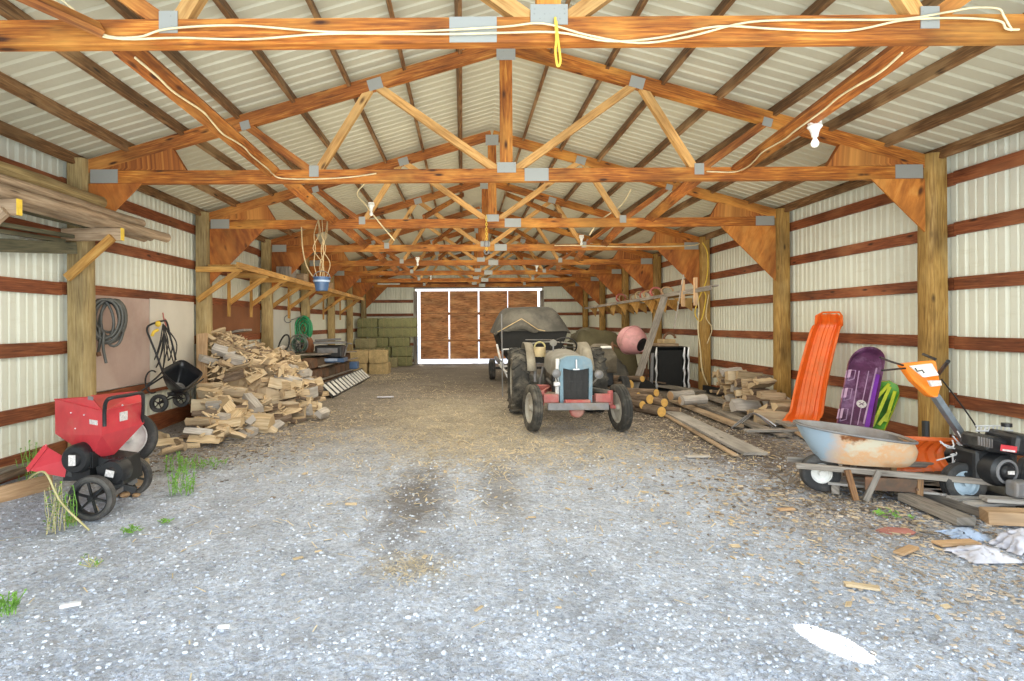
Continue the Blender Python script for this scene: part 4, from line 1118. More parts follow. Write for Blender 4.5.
mb = MB(); mb.tube([T(-.24, .5, .62), T(-.3, .7, .7), T(-.26, .9, .62)], .04, 8); mb.box(T(-.24, .35, .7), (.1, .16, .2)); mb.tube([T(-.27, .25, .55), T(-.27, .25, .85)], .045, 10)
mb.build('carburettor', M['black'], en, smooth=50)
# front axle
mb = MB().bar(T(-.52, .02, .47), T(-.28, .08, .46), .09, .10); mb.bar(T(.52, .02, .47), T(.28, .08, .46), .09, .10); mb.bar(T(-.3, .16, .44), T(.3, .16, .44), .09, .10); mb.tube([T(-.5, .02, .36), T(-.5, .02, .60)], .045, 10); mb.tube([T(.5, .02, .36), T(.5, .02, .60)], .045, 10)
mb.box(T(-.37, -.02, .48), (.22, .1, .12)); mb.box(T(.38, -.02, .48), (.22, .1, .12))
mb.tube([T(-.5, .02, .34), T(-.62, 0, .33)], .03, 8); mb.tube([T(.5, .02, .34), T(.62, 0, .33)], .03, 8)
ax_ = mb.build('front_axle', plain('faded_pink_red', (.50, .13, .12), .6, dirt=(.40, .24, .21), dirt_amt=.5), tr, smooth=35, bevel=.008)
MB().lathe([(.001, -.03), (.09, -.03), (.11, 0), (.1, .05), (.001, .05)], T(0, -.06, .30), (0, 1, 0), 18).build('axle_pivot', M['red_faded'], ax_, smooth=40)
for s in (-1, 1):
    MB().bar(T(s*.48, .0, .58), T(s*.25, .75, .55), .035, .05).build('steering_rod', M['red_faded'] if s < 0 else M['tractor_grey'], ax_)
MB().bar(T(-.5, .75, .55), T(-.18, .75, .55), .1, .1).build('steering_arm', M['red_faded'], tr, bevel=.01)
# bumper
MB().box(T(-.01, -.20, .375), (.86, .05, .10)).build('bumper', M['grey_metal'], tr, bevel=.008)
mb = MB()
for s in (-1, 1): mb.bar(T(s*.16, -.19, .38), T(s*.16, .15, .42), .05, .06)
mb.build('bumper_bracket', M['red_faded'], tr)
mb = MB().box(T(0, -.1, .43), (.36, .1, .06)); mb.build('lower_crossbar', M['red_faded'], tr, bevel=.01)
# headlights
for s, (dx, z) in ((-1, (-.29, .90)), (1, (.32, .88))):
    h = MB().lathe([(.001, .09), (.04, .085), (.058, .04), (.064, 0), (.064, -.012), (.058, -.012)], T(dx, -.06, z), (0, 1, 0), 20).build('headlight', M['tractor_grey'], tr, smooth=45)
    MB().lathe([(.001, -.016), (.03, -.014), (.056, -.002)], T(dx, -.068, z), (0, 1, 0), 20).build('lens', M['grey_metal'], h, smooth=60)
    MB().tube([T(dx, 0, z-.06), T(s*.24, .05, z-.18)], .012, 6).build('lamp_bracket', M['tractor_grey'], h)
MB().box(T(-.28, -.03, .72), (.1, .06, .07)).build('horn', M['light_metal'], tr, bevel=.02)
# ball lamp and bar on the hood
MB().tube([T(-.16, 1.0, 1.2), T(-.16, 1.0, 1.33)], .012, 6).build('lamp_post', M['grey_metal'], tr)
h = MB().lathe([(.001, .05), (.035, .045), (.055, .015), (.058, -.01), (.001, -.02)], T(-.16, 1.0, 1.37), (0, 1, .2), 18).build('work_lamp', M['tractor_grey'], tr, smooth=60)
# steering wheel
sc_ = T(.10, 1.48, 1.26); ax0 = V((0, .75, .65)).normalized(); u = V((1, 0, 0)); v_ = ax0.cross(u)
mb = MB().tube([sc_+(u*math.cos(t)+v_*math.sin(t))*.22 for t in [2*PI*a/24 for a in range(24)]], .014, 6, closed=True)
for a in range(3): mb.tube([sc_, sc_+(u*math.cos(a*2.09)+v_*math.sin(a*2.09))*.22], .01, 6)
mb.tube([sc_, T(.05, 1.15, 1.1)], .02, 8)
mb.build('steering_wheel', M['black'], tr, smooth=60)
# fenders
for s in (-1, 1):
    ring = []
    for t in range(15):
        a = math.radians(20+150*t/14); y = 1.82-.66*math.cos(a); z = .54+.80*math.sin(a)
        ring.append([T(s*.42, y, z), T(s*.56, y, z+.01)])
    mb = MB().loft(ring, closed=False, cap0=False, cap1=False)
    side = [T(s*.42, 1.82-.66*math.cos(math.radians(20+150*t/14)), .54+.80*math.sin(math.radians(20+150*t/14))) for t in range(15)]
    n = len(mb.v); mb.v += side; mb._q(list(range(n, n+15)))
    mb.build('fender', plain('fender_dust', (.33, .30, .24), .7, dirt=(.22, .19, .14), dirt_amt=.5) if s < 0 else bpy.data.materials['fender_dust'], tr, smooth=40, thick=.01)
# seat
sc0 = T(0, 2.1, 1.0)
MB().loft([[sc0+V((-.2, -.15, 0)), sc0+V((.2, -.15, 0)), sc0+V((.22, .15, .02)), sc0+V((-.22, .15, .02))], [sc0+V((-.2, -.17, .05)), sc0+V((.2, -.17, .05)), sc0+V((.22, .2, .14)), sc0+V((-.22, .2, .14))]]).build('seat', M['black'], tr, bevel=.02)
MB().tube([T(0, 2.1, 1.0), T(0, 1.9, .8)], .03, 6).build('seat_post', M['black'], tr)
MB().tube(smoothpath([T(-.42, 2.2, 1.3), T(0, 2.25, 1.34), T(.42, 2.2, 1.3)], 4), .016, 6).build('rear_bar', M['tractor_grey'], tr, smooth=60)
for s in (-1, 1): MB().tube([T(s*.42, 2.2, 1.3), T(s*.42, 2.15, 1.12)], .016, 6).build('bar_upright', M['tractor_grey'], tr)
# air cleaner / radiator tubes at left of the engine
mb = MB().tube([T(-.42, 1.3, .95), T(-.42, 1.3, .6)], .03, 8); mb.tube([T(-.35, 1.3, .5), T(-.3, 1.2, .9)], .02, 6); mb.build('lever', M['grey_metal'], tr, smooth=50)
# canister on the left fender
fc = T(-.32, 1.45, 1.08)
MB().lathe([(.001, 0), (.1, 0), (.1, .16), (.001, .16)], fc, (0, 0, 1), 20).build('canister', plain('tan_canister', (.52, .42, .24), .6), tr, smooth=40)
MB().tube(arc(fc+V((0, -.02, .16)), (1, 0, 0), (0, 0, 1), .09, 0, 180, 12, .09), .015, 6).build('handle', M['leaf_dry'], tr, smooth=60)
# tall rod and hitch frame left of the rear tire
MB().tube([T(-.93, 1.85, .25), T(-.94, 1.85, 1.95)], .012, 6).build('antenna_rod', M['grey_metal'], tr)
mb = MB().tube(smoothpath([T(-.92, 1.9, .85), T(-.92, 1.9, 1.16), T(-.9, 1.9, 1.2), T(-.66, 1.9, 1.2), T(-.63, 1.9, 1.17)], 4), .014, 6)
mb.tube([T(-.92, 1.9, .85), T(-.84, 1.9, .85)], .014, 6); mb.build('guard_loop', M['light_metal'], tr, smooth=60)
MB().box(T(-.74, 1.9, 1.21), (.1, .1, .035)).build('tail_lamp', M['white'], tr, bevel=.01)
# ------------------------------------------------------------------ right wall, rear part
rs = thing('wall_shelf', 'long shelf on triangular plywood brackets along the far right wall', 'shelf', (5.0, 13, 2.1))
MB().bar((4.5, 9.95, 2.17), (4.5, 20.2, 2.10), .04, .07).build('front_rail', M['grey_wood'], rs)
MB().bar((5.0, 12.6, 2.2), (5.0, 20.2, 2.15), .8, .02).build('shelf_board', M['rack'], rs)
MB().bar((4.62, 10.0, 2.225), (4.7, 13.0, 2.2), .10, .03).build('long_lath', M['grey_wood'], rs)
for Y in (10.6, 11.2):
    MB().bar((4.5, Y, 1.88), (4.5, Y, 2.42), .05, .08, up=(0, 1, 0)).build('hanger_strip', M['tan_wood'], rs)
for Y in (12.9, 13.8, 15.0, 16.1, 17.3, 18.6, 19.7):
    MB().prism([(5.4, Y, 2.13), (4.95, Y, 2.13), (5.4, Y, 1.82)], (0, .02, 0)).build('bracket', M['rack'], rs)
    MB().prism([(4.84, Y-.025, 2.13), (4.46, Y-.025, 2.13), (4.62, Y-.025, 2.02), (4.76, Y-.025, 1.78)], (0, .02, 0)).build('bracket_tip', M['rack'], rs)
random.seed(41)
for i in range(9):
    Y = 13.0+i*.5; p = (random.uniform(4.7, 5.1), Y, 2.3)
    o = MB().tube(arc(p, (1, 0, 0), (0, .3, 1), .14, 0, 340, 14, .1+.02*(i % 3)), .02+.006*(i % 2), 6).build('wire_coil', M[['tan_wood', 'red_faded', 'rope'][i % 3]], smooth=70); tag(o, 'tangled %s coil among the clutter on the far right shelf' % ['brown', 'reddish', 'pale'][i % 3], 'coil', '%s coils on the far right shelf' % ['brown', 'reddish', 'pale'][i % 3])
o = MB().tube([P(674, 330, 9.9), P(684, 276, 9.9)], .012, 6).build('upright_rod', M['grey_wood']); tag(o, 'thin upright rod standing against the right shelf above the leaning plank', 'rod')
# long plank leaning against the shelf
o = MB().bar((3.62, 11.7, gz(11.7)+.05), (4.42, 12.0, 2.12), .14, .04, up=(0, -1, 0)).build('leaning_plank', M['grey_wood']); tag(o, 'long grey plank leaning diagonally in front of the pink drum', 'plank')
# hanging cords on the third post
for i, (pts, r, m, l_) in enumerate((([(697, 292), (699, 310), (698, 330), (700, 350), (702, 372), (707, 386)], .014, 'wire', 'cream cord hanging down the third right post to the floor'), ([(703, 244), (708, 255), (707, 280), (699, 300), (695, 315), (701, 322), (706, 300), (704, 292)], .014, 'yellow_rope', 'yellowish cord looped at the third right post'), ([(709, 296), (706, 318), (712, 330), (707, 345)], .010, 'wire', 'short cream cord end on the third right post'))):
    mb = MB().tube(smoothpath([P(x, y, 12.35-.0*i) for x, y in pts], 5), r, 6); tag(mb.build('electric_wire', M[m], smooth=70), l_, 'wire')
# cement mixer
mx = thing('cement_mixer', 'faded pink round cement mixer drum on dark stand behind the logs', 'mixer', (4.05, 13.2, -.05))
c = P(631, 341, 13.2); axv = V((.55, -.95, -.35)).normalized()
MB().lathe([(.001, -.30), (.15, -.29), (.27, -.20), (.345, -.05), (.345, .07), (.29, .22), (.2, .34), (.17, .36), (.16, .34), (.26, .2), (.31, .05), (.001, -.1)], c, axv, 32).build('drum', M['pink'], mx, smooth=40)
MB().lathe([(.345, -.015), (.365, -.01), (.365, .02), (.345, .025)], c, axv, 32, closed=True).build('gear_ring', M['pink'], mx, smooth=40)
MB().lathe([(.001, .30), (.165, .345)], c, axv, 20).build('drum_mouth', M['black'], mx)
mb = MB()
for s in (-1, 1): mb.tube([c+V((s*.42, .1, -.05)), c+V((s*.5, -.25, -1.1))], .025, 6); mb.tube([c+V((s*.42, .1, -.05)), c+V((s*.5, .4, -1.1))], .025, 6)
mb.tube([c+V((-.45, .1, -.1)), c+V((-.1, .25, -.25)), c+V((.1, .25, -.25)), c+V((.45, .1, -.1))], .03, 6)
mb.build('stand', M['rust'], mx, smooth=50)
# olive tarp mound behind tractor
def drape(name, c, sx, sy, h, mat, label, cat, seed, tilt=0, pw=2.5):
    mb = MB(); n = 22; random.seed(seed)
    ids = {}
    for j in range(n):
        for i in range(n):
            u, v = -1+2*i/(n-1), -1+2*j/(n-1); r = max(abs(u), abs(v))
            z = h*(1-r**pw)+.10*h*noise.noise(V((u*3+seed, v*3, seed)))+tilt*u*h
            if r > .97: z = 0
            ids[(i, j)] = len(mb.v); mb.v.append(V((c[0]+u*sx+.05*noise.noise(V((u*5, v*5, seed))), c[1]+v*sy, c[2]+max(0, z))))
    for j in range(n-1):
        for i in range(n-1): mb._q([ids[(i, j)], ids[(i+1, j)], ids[(i+1, j+1)], ids[(i, j+1)]])
    return tag(mb.build(name, mat, smooth=180), label, cat)
drape('tarp_mound', (3.95, 15.8, -.15), 1.0, .8, 1.48, M['olive_tarp'], 'olive canvas tarp draped high over goods behind the pink drum', 'tarp', 3, -.12, 5)
drape('tarp_mound', (3.5, 13.4, -.1), .5, .5, .82, M['tarp'], 'dark grey tarp heap between the tractor and the pink drum', 'tarp', 8, 0, 4)
drape('plastic_sheet', (3.75, 12.3, -.03), .55, .35, .38, M['hull'], 'dark shiny plastic sheet on floor under the pink drum', 'sheet', 12, 0, 3)
# a small trailer seat / engine cowl behind right rear wheel
o = MB().loft([[V((2.6, 10.9, .95)), V((3.25, 10.9, .90)), V((3.25, 11.4, .95)), V((2.6, 11.4, 1.0))], [V((2.7, 11.0, 1.12)), V((3.0, 11.0, 1.14)), V((3.0, 11.35, 1.16)), V((2.7, 11.35, 1.14))]]).build('cowl_top', M['tractor_grey'], bevel=.03)
bpy.data.objects.remove(o)
mw = thing('riding_mower', 'dusty grey machine hood with pale top panel behind tractor right rear tire', 'machine', (2.95, 11.2, 0))
MB().loft([[V((2.65, 11.2, .55)), V((3.15, 11.2, .52)), V((3.15, 11.8, .55)), V((2.65, 11.8, .55))], [V((2.62, 11.2, .95)), V((3.12, 11.1, .88)), V((3.2, 11.7, .95)), V((2.62, 11.7, 1.0))], [V((2.72, 11.25, 1.10)), V((3.0, 11.2, 1.10)), V((3.0, 11.5, 1.12)), V((2.72, 11.5, 1.12))]]).build('hood', plain('olive_machine', (.12, .10, .07), .6, dirt=(.2, .17, .12), dirt_amt=.4), mw, bevel=.03)
MB().box((2.9, 11.12, 1.06), (.22, .06, .03), rot('X', 40)).build('top_panel', M['white'], mw, bevel=.01)
MB().bar((2.7, 11.45, .4), (3.1, 11.45, .4), .3, .3).build('chassis', M['black'], mw, bevel=.02)
wheel(mw, (2.62, 11.1, .24), (-1, 0, 0), .24, .16); wheel(mw, (3.25, 11.1, .24), (1, 0, 0), .24, .16)
# black cabinet
cb_ = thing('metal_cabinet', 'open black metal cabinet with dented silver edges by the right wall', 'cabinet', (4.85, 12.9, -.02))
X0, X1, Yc, Z0, Z1 = 4.50, 5.22, 12.75, -.02, .98
mb = MB(); mb.box(((X0+X1)/2, Yc+.5, .48), (X1-X0, .02, .96)); mb.box(((X0+X1)/2, Yc+.25, Z0+.02), (X1-X0, .5, .03)); mb.box(((X0+X1)/2, Yc+.25, Z1), (X1-X0, .5, .02)); mb.box((X0, Yc+.25, .48), (.02, .5, .98)); mb.box((X1, Yc+.25, .48), (.02, .5, .98))
mb.box((X0+.33, Yc+.04, .47), (.56, .02, .88))
mb.build('cabinet_body', M['hull'], cb_)
mb = MB()
for x in (X0-.01, X0+.64, X1+.02):
    pts = [(x+.012*math.sin(i*2.1), Yc-.01, Z0+i*.1) for i in range(11)]; mb.tube(pts, [.022+.008*math.sin(i*1.7) for i in range(11)], 6)
mb.build('silver_edge', M['light_metal'], cb_, smooth=40)
MB().bar((X0-.13, Yc, 0), (X0-.10, Yc, .85), .06, .04, up=(0, -1, 0)).build('side_trim', M['grey_metal'], cb_)
for i, (dx, w_, h_, mt, l_) in enumerate(((.28, .5, .07, 'pole_wood', 'flat tan carton on top of the black cabinet'), (.3, .3, .10, 'rope', 'folded sack on the carton over the black cabinet'))):
    o = MB().box((X0+dx, Yc+.2, Z1+.05+i*.085), (w_, .35, h_), rot('Z', 6)).build('flat_carton' if i == 0 else 'folded_sack', M[mt], bevel=.02); tag(o, l_, 'box' if i == 0 else 'sack')
o = MB().tube(arc((X0+.38, Yc+.2, Z1+.2), (1, 0, 0), (0, 0, 1), .13, 0, 200, 14, .12), .03, 8).build('old_hose', M['rust'], smooth=70); tag(o, 'curved brown hose piece lying on black cabinet', 'hose')
o = MB().bar((5.35, 12.2, gz(12)+.08), (5.5, 9.9, .1), .05, .16).build('black_rail', M['hull']); tag(o, 'black rail lying along the foot of right wall beside the cabinet', 'rail')

# ------------------------------------------------------------------ round logs with bright cut ends
random.seed(51)
def round_log(end, d, L, r, label, group, bark='bark', endm='yellow_end'):
    d = V(d).normalized(); t = thing('round_log', label, 'log', end, 0, group)
    n = 8; pts = [V(end)+d*(L*i/n)+V((random.uniform(-.006, .006), 0, random.uniform(-.004, .004))) for i in range(n+1)]
    MB().tube(pts, [r*(1+random.uniform(-.04, .04)) for _ in pts], 14).build('log_bark', M[bark], t, smooth=60)
    MB().lathe([(.001, -.006), (r*.95, -.004), (r*.93, .01)], end, tuple(d), 16).build('cut_end', M[endm], t, smooth=20)
    return t
D = (-.42, 1, -.02)
logs = [((649.5, 400.5), .23, .085), ((642, 406), .15, .07), ((661, 413), .09, .088), ((664, 404), .19, .075), ((629, 386), .30, .11), ((656, 394), .28, .07), ((635, 401), .10, .07), ((642, 380), .38, .065), ((638, 396), .22, .05), ((655, 408), .06, .05)]
for i, ((px, py), z, r) in enumerate(logs):
    Y = F*(CH-z)/(py-VY); e = P(px, py, Y)
    round_log(e, (D[0]+random.uniform(-.1, .1), 1, -.03-.05*(z > .2)), random.uniform(1.2, 1.7), r, 'bark-covered log with bright orange-yellow sawn end right of the tractor', 'logs with orange-yellow sawn ends')
e = P(680, 412, F*(CH-.06)/(412-VY)); round_log(e, (-1, .6, 0), .5, .05, 'small log with cream sawn end on the grey boards', None, 'bark', 'fresh')
for i, (px, py, dx) in enumerate(((670, 397, .9), (681, 402, .95))):
    e = P(px, py, F*(CH-.2)/(py-VY)); round_log(e, (dx, .35, 0), .5, .085, ['pale grey-barked short log on the boards, farther of the two', 'pale grey-barked short log on the boards, nearer of the two'][i], None, 'fresh_gr', 'tan_wood')
for i in range(16):
    px, py = random.uniform(612, 668), random.uniform(378, 412); z = random.uniform(.05, .2); Y = F*(CH-z)/(py-VY); a = P(px, py, Y+.3)
    o = MB().tube(smoothpath([a, a+V((-.3, .4, .03)), a+V((-.5, random.uniform(.6, 1), random.uniform(0, .12)))], 3), .016+.012*random.random(), 6).build('small_branch', M['bark'], smooth=60); tag(o, 'thin dark branch in the brush among the sawn logs', 'branch', 'branches among the sawn logs')
# ------------------------------------------------------------------ boards on the floor
def floor_board(a, b, w_, t_, mat, label, z=None, z2=None, group=None):
    A, B = G(*a), G(*b); A.z = (z if z is not None else gz(A.y))+t_/2+.01; B.z = (z2 if z2 is not None else (z if z is not None else gz(B.y)))+t_/2+.01
    o = MB().bar(A, B, w_, t_).build('loose_board', M[mat]); return tag(o, label, 'board', group)
floor_board((755, 458), (669, 414), .27, .035, 'grey_plank', 'wide pale grey board lying on the ground, nearest on the right')
floor_board((735, 459), (664, 417), .07, .02, 'pole_wood', 'narrow brown board edging the wide pale grey board')
floor_board((738, 431), (672, 404), .15, .04, 'pole_wood', 'tan-grey board lying second from the wide pale board', .02)
floor_board((765, 436), (690, 405), .16, .04, 'grey_wood', 'grey board under the scrap metal on the right', .03)
floor_board((792, 433), (702, 400), .15, .04, 'grey_wood', 'long grey board nearest the right firewood stack', .05)
floor_board((785, 440), (700, 409), .13, .03, 'grey_wood', 'dark grey board between the scrap metal and wide board', .0)
floor_board((745, 437), (800, 437), .09, .03, 'grey_plank', 'short pale board lying crosswise toward the orange sled', .04)
floor_board((700, 397), (655, 390), .3, .04, 'grey_wood', 'grey board lying in front of the black cabinet', .05)
floor_board((812, 446), (770, 420), .12, .03, 'pole_wood', 'brown board lying beside the foot of the orange sled', .02)
for i in range(5):
    p0 = P(745+i*3, 424-i*1.5, 7.9+.1*i); o = MB().tube(smoothpath([p0+V((-.25, -.1, -.06)), p0+V((0, 0, .08)), p0+V((.2, .1, .10-.03*i)), p0+V((.4, .0, -.08))], 4), .012, 6).build('scrap_rod', M['light_metal'] if i % 2 else M['grey_metal'], smooth=60); tag(o, 'bent %s metal rod in the scrap on the grey boards' % ('shiny' if i % 2 else 'dull'), 'rod', '%s scrap rods on the grey boards' % ('shiny' if i % 2 else 'dull'))
# ------------------------------------------------------------------ firewood stack on the right
random.seed(61)
n = 0
for r in range(5):
    for i in range(11):
        Y = 10.7-.2*i*.95; x = 5.24-.02*r
        if r >= 4 and (i % 3 == 0): continue
        if r >= 3 and i > 8: continue
        put_log(V((x-.12+random.uniform(-.06, .06), Y+.08*(r % 2), .09+r*.125)), (random.uniform(0, 6), random.uniform(-.08, .08), random.uniform(-.25, .25)), 'split log in the low firewood stack against the right wall', 'firewood logs in the right stack', sc=.92)
for i, (px, py, Y) in enumerate(((757, 402, 8.75), (768, 399, 8.6), (775, 408, 8.45), (762, 411, 8.4), (778, 418, 8.2), (785, 415, 8.3), (770, 420, 8.2), (781, 401, 8.7), (748, 406, 8.8), (737, 409, 9.0))):
    put_log(P(px, py, Y), (i*1.3, .05, .1*(i % 3)), 'large pale split log at the near end of the right stack', 'large split logs at the near end of the right stack', sc=1.15)

# ------------------------------------------------------------------ sleds
def sled(name, label, corners, depth, mat, rnd_top=False, lip=.02, inset=.12, pts=12):
    """corners: bottom-left, bottom-right, top-right, top-left in the world; depth = tray depth vector"""
    bl, br, trr, tl = [V(c) for c in corners]
    return bl, br, trr, tl
os_ = thing('toboggan_sled', 'long orange plastic toboggan sled leaning upright on the right wall', 'sled', (5.05, 8.1, 0))
# centre line from floor to top, with the curled nose at the bottom left and a curl at the top
# build as a U-shaped channel swept along the length
cl = [P(799, 427, 7.95), P(805, 420, 8.03), P(808, 405, 8.07), P(812, 385, 8.12), P(818, 360, 8.17), P(824, 338, 8.19), P(828, 327, 8.19), P(829, 321, 8.13), P(829, 316, 8.08)]
cl = smoothpath(cl, 3)
wd = V((.8, -.6, 0)).normalized(); rings = []
N = len(cl)
for i, p in enumerate(cl):
    t = (cl[min(i+1, N-1)]-cl[max(i-1, 0)]).normalized(); nr = t.cross(wd).normalized()
    if nr.y > 0: nr = -nr
    f = i/(N-1); hw = .205-.05*f; dp = .09*(1 if .06 < f < .93 else .55)
    rings.append([p-wd*hw+nr*dp, p-wd*(hw-.015)+nr*(dp+.005), p-wd*(hw-.06)+nr*.0, p-wd*.09, p-wd*.08+nr*.012, p-wd*.03+nr*.012, p-wd*.02, p+wd*.02, p+wd*.03+nr*.012, p+wd*.08+nr*.012, p+wd*.09, p+wd*(hw-.06), p+wd*(hw-.015)+nr*(dp+.005), p+wd*hw+nr*dp])
MB().loft(rings, closed=False, cap0=False, cap1=False).build('sled_body', M['orange'], os_, smooth=50, thick=.012)
mb = MB()
mb.tube([r[0] for r in rings], .016, 6); mb.tube([r[-1] for r in rings], .016, 6); mb.tube(rings[-1][:1]+[cl[-1]-wd*.1+V((0, -.05, .02)), cl[-1]+wd*.1+V((0, -.05, .02))]+rings[-1][-1:], .016, 6)
mb.build('rolled_rim', M['orange'], os_, smooth=60)
# purple sled, a flat rounded board
pu = thing('snow_sled', 'purple plastic sled with lilac outlines leaning behind the wheelbarrow', 'sled', (5.35, 7.3, 0))
b0, b1 = P(853, 432, 7.0), P(869, 350, 7.42)
axu = (b1-b0).normalized(); L = (b1-b0).length; wd = V((.93, -.36, 0)).normalized()*.82; nr = axu.cross(wd).normalized()
if nr.y > 0: nr = -nr
def pp(u, v, h=0): return b0+wd*u+axu*v+nr*h
ol = [pp(-.235, 0), pp(.235, 0)]+[pp(.245*math.cos(a), L-.24+.24*math.sin(a)) for a in [PI*t/14 for t in range(15)]]
inn_ = [p+(pp(0, L*.5)-p)*.10+nr*-.035 for p in ol]
mb = MB().loft([[p+nr*-.06 for p in ol], [p+nr*.03 for p in ol], [p+(pp(0, L*.5)-p)*.05+nr*.03 for p in ol], inn_], cap0=True, cap1=True)
pb = mb.build('sled_body', M['purple'], pu, smooth=35)
for (u0, v0, u1, v1, w_, mt) in ((.12, .1, .16, L-.3, .018, 'lilac'), (.17, .05, .19, L-.4, .05, 'violet'), (-.05, .08, -.07, L-.35, .012, 'lilac'), (.045, .08, .06, L-.35, .01, 'lilac')):
    MB().bar(pp(u0, v0, -.028), pp(u1, v1, -.028), w_, .006, up=tuple(nr)).build('stripe', M[mt], pb)
for (v0, v1) in ((.12, .3), (.42, .6), (.72, .88)):
    p = [pp(-.2, v0, -.026), pp(-.12, v0+.03, -.026), pp(-.12, v1, -.026), pp(-.2, v1, -.026), pp(-.2, v0, -.026)]
    MB().tube(p, .007, 5).build('outline', M['lilac'], pb)
    MB().prism([pp(-.255, v0+.02, .0), pp(-.19, v0+.02, .034), pp(-.19, v1-.02, .034), pp(-.255, v1-.02, .0)], tuple(nr*.01)).build('side_grip', M['lilac'], pb)
MB().lathe([(.001, .0), (.055, .0), (.055, .006), (.001, .007)], pp(.045, .38, -.03), tuple(nr), 20).build('round_emblem', M['label'], pb)
for s in (-1, 1): MB().bar(pp(.045-.03, .38+.02*s, -.021), pp(.045+.03, .38-.02*s, -.021), .008, .004, up=tuple(nr)).build('emblem_mark', M['purple'], pb)
# lime and green sled
gr = thing('snow_sled', 'lime yellow and green plastic sled peeking out beside the purple one', 'sled', (5.45, 7.0, 0))
b0, b1 = P(879, 432, 7.05), P(890, 378, 7.22); axu = (b1-b0).normalized(); L = (b1-b0).length; wd = V((.9, -.42, 0)).normalized()*1.25; nr = axu.cross(wd).normalized()
if nr.y > 0: nr = -nr
ol = [pp(-.10, 0), pp(.03, 0), pp(.07, .25), pp(.10, .5), pp(.08, .6), pp(.0, .66), pp(-.08, .64), pp(-.12, .4)]
mb = MB().loft([[p-nr*.02 for p in ol], [p+nr*.035 for p in ol], [p+(pp(0, .34)-p)*.25+nr*.01 for p in ol], [p+(pp(0, .34)-p)*.35-nr*.02 for p in ol]])
gb = mb.build('sled_body', M['green_pl'], gr, smooth=50)
for (u0, v0, u1, v1) in ((-.07, .03, .01, .58), (.03, .1, .06, .52), (-.02, .05, .05, .25), (-.09, .4, 0, .62)):
    MB().bar(pp(u0, v0, .035), pp(u1, v1, .035), .035, .02, up=tuple(nr)).build('lime_rib', M['lime'], gb)
MB().tube(ol, .02, 6, closed=True).build('lime_rim', M['lime'], gb, smooth=60)
# dark gaiter hanging by the nearest right post
o = MB().tube([P(925, 424, 6.2), P(925, 444, 6.15)], .035, 8).build('spring_coil', M['black']); tag(o, 'small black coiled spring hanging on the nearest right post', 'spring')

# ------------------------------------------------------------------ wheelbarrow
wbO = V((3.62, 4.95, 0)); wbr = math.radians(-13)
wb = thing('wheelbarrow', 'wheelbarrow with rusty orange and blue-grey tray on weathered wooden handles', 'wheelbarrow', wbO, wbr)
def rim_pt(a, sx, sy):   # superellipse tray outline, front (−x) narrower and raised
    e = 3.2; cx, sy_ = math.cos(a), math.sin(a); r = (abs(cx)**e+abs(sy_)**e)**(-1/e)
    x = cx*r*sx; y = sy_*r*sy
    y *= 1+.10*(x/sx) - (.25 if x < 0 else 0)*(x/sx)**2
    return x, y
def trayring(sx, sy, z, dx=0, n=36, tilt=0):
    out = []
    for i in range(n):
        x, y = rim_pt(2*PI*i/n, sx, sy); out.append(V((x+dx, y, z+tilt*(-x))))
    return out
rings = [trayring(.44, .32, .56, -.11, tilt=.12), trayring(.43, .31, .545, -.11, tilt=.12), trayring(.425, .285, .46, -.07, tilt=.08), trayring(.385, .25, .36, -.04, tilt=.03), trayring(.34, .20, .29, -.03), trayring(.1, .06, .285, -.01)]
mb = MB().loft(rings, cap0=False, cap1=True); tb = mb.build('tray', M['tub'], wb, world=False, smooth=50)
rin = [[p+V((0, 0, .012)) for p in [r0+(V((.03, 0, r0.z))-r0)*.02 for r0 in rg]] for rg in rings]
MB().loft(rin, cap0=False, cap1=True).build('tray_inside', M['tub_in'], tb, world=False, smooth=50)
MB().tube(trayring(.445, .325, .562, -.11, tilt=.12), .011, 6, closed=True).build('rolled_rim', M['grey_metal'], tb, world=False, smooth=70)
for s in (-1, 1):
    MB().bar((-.60, s*.12, .25), (1.12, s*.30, .215), .04, .05).build('wood_handle', M['grey_wood'], wb, world=False, bevel=.006)
    for (xt, xb, nm) in ((-.22, -.17, 0), (.02, -.10, 1), (.33, .30, 2)):
        MB().bar((xt, s*.20, .25), (xb, s*.24, 0.0), .03, .045, up=(1, 0, 0)).build('leg', M['purlin'] if nm != 1 else M['grey_wood'], wb, world=False)
    MB().box((.12, s*.215, .145), (.42, .014, .11)).build('side_plate', M['rust'], wb, world=False)
MB().bar((.3, -.22, .2), (.1, .22, .03), .02, .02).build('leg_brace', M['rust'], wb, world=False)
MB().bar((.29, -.24, .12), (.29, .24, .12), .02, .02).build('leg_brace', M['rust'], wb, world=False)
wheel(wb, WM[wb.name] @ V((-.36, 0.0, .165)), (-.15, -1, .06), .165, .09, rim=M['white'], rr=.55)

# orange scoop behind the wheelbarrow
sc1 = thing('snow_scoop', 'orange ribbed plastic snow shovel scoop standing behind the wheelbarrow', 'shovel', (4.35, 5.45, 0))
tl, tr_, br, bl = P(897, 440, 5.15), P(957, 443, 4.95), P(952, 474, 4.9), P(893, 476, 5.15)
n = 12; rr = []
for i in range(n+1):
    f = i/n; row = []
    for j in range(7):
        g = j/6; p = tl*(1-f)*(1-g)+tr_*f*(1-g)+br*f*g+bl*(1-f)*g
        rib = .012*(1 if (i % 2) else -1); row.append(p+V((0, .13*math.sin(PI*g)+rib, -.0)))
    rr.append(row)
MB().loft(rr, closed=False, cap0=False, cap1=False).build('blade', M['orange'], sc1, smooth=30, thick=.01)
MB().bar(tl, tr_, .02, .03).build('blade_edge', M['orange'], sc1); MB().bar(bl+V((0, 0, -.02)), br+V((0, 0, -.02)), .02, .05).build('wear_strip', M['rust'], sc1)
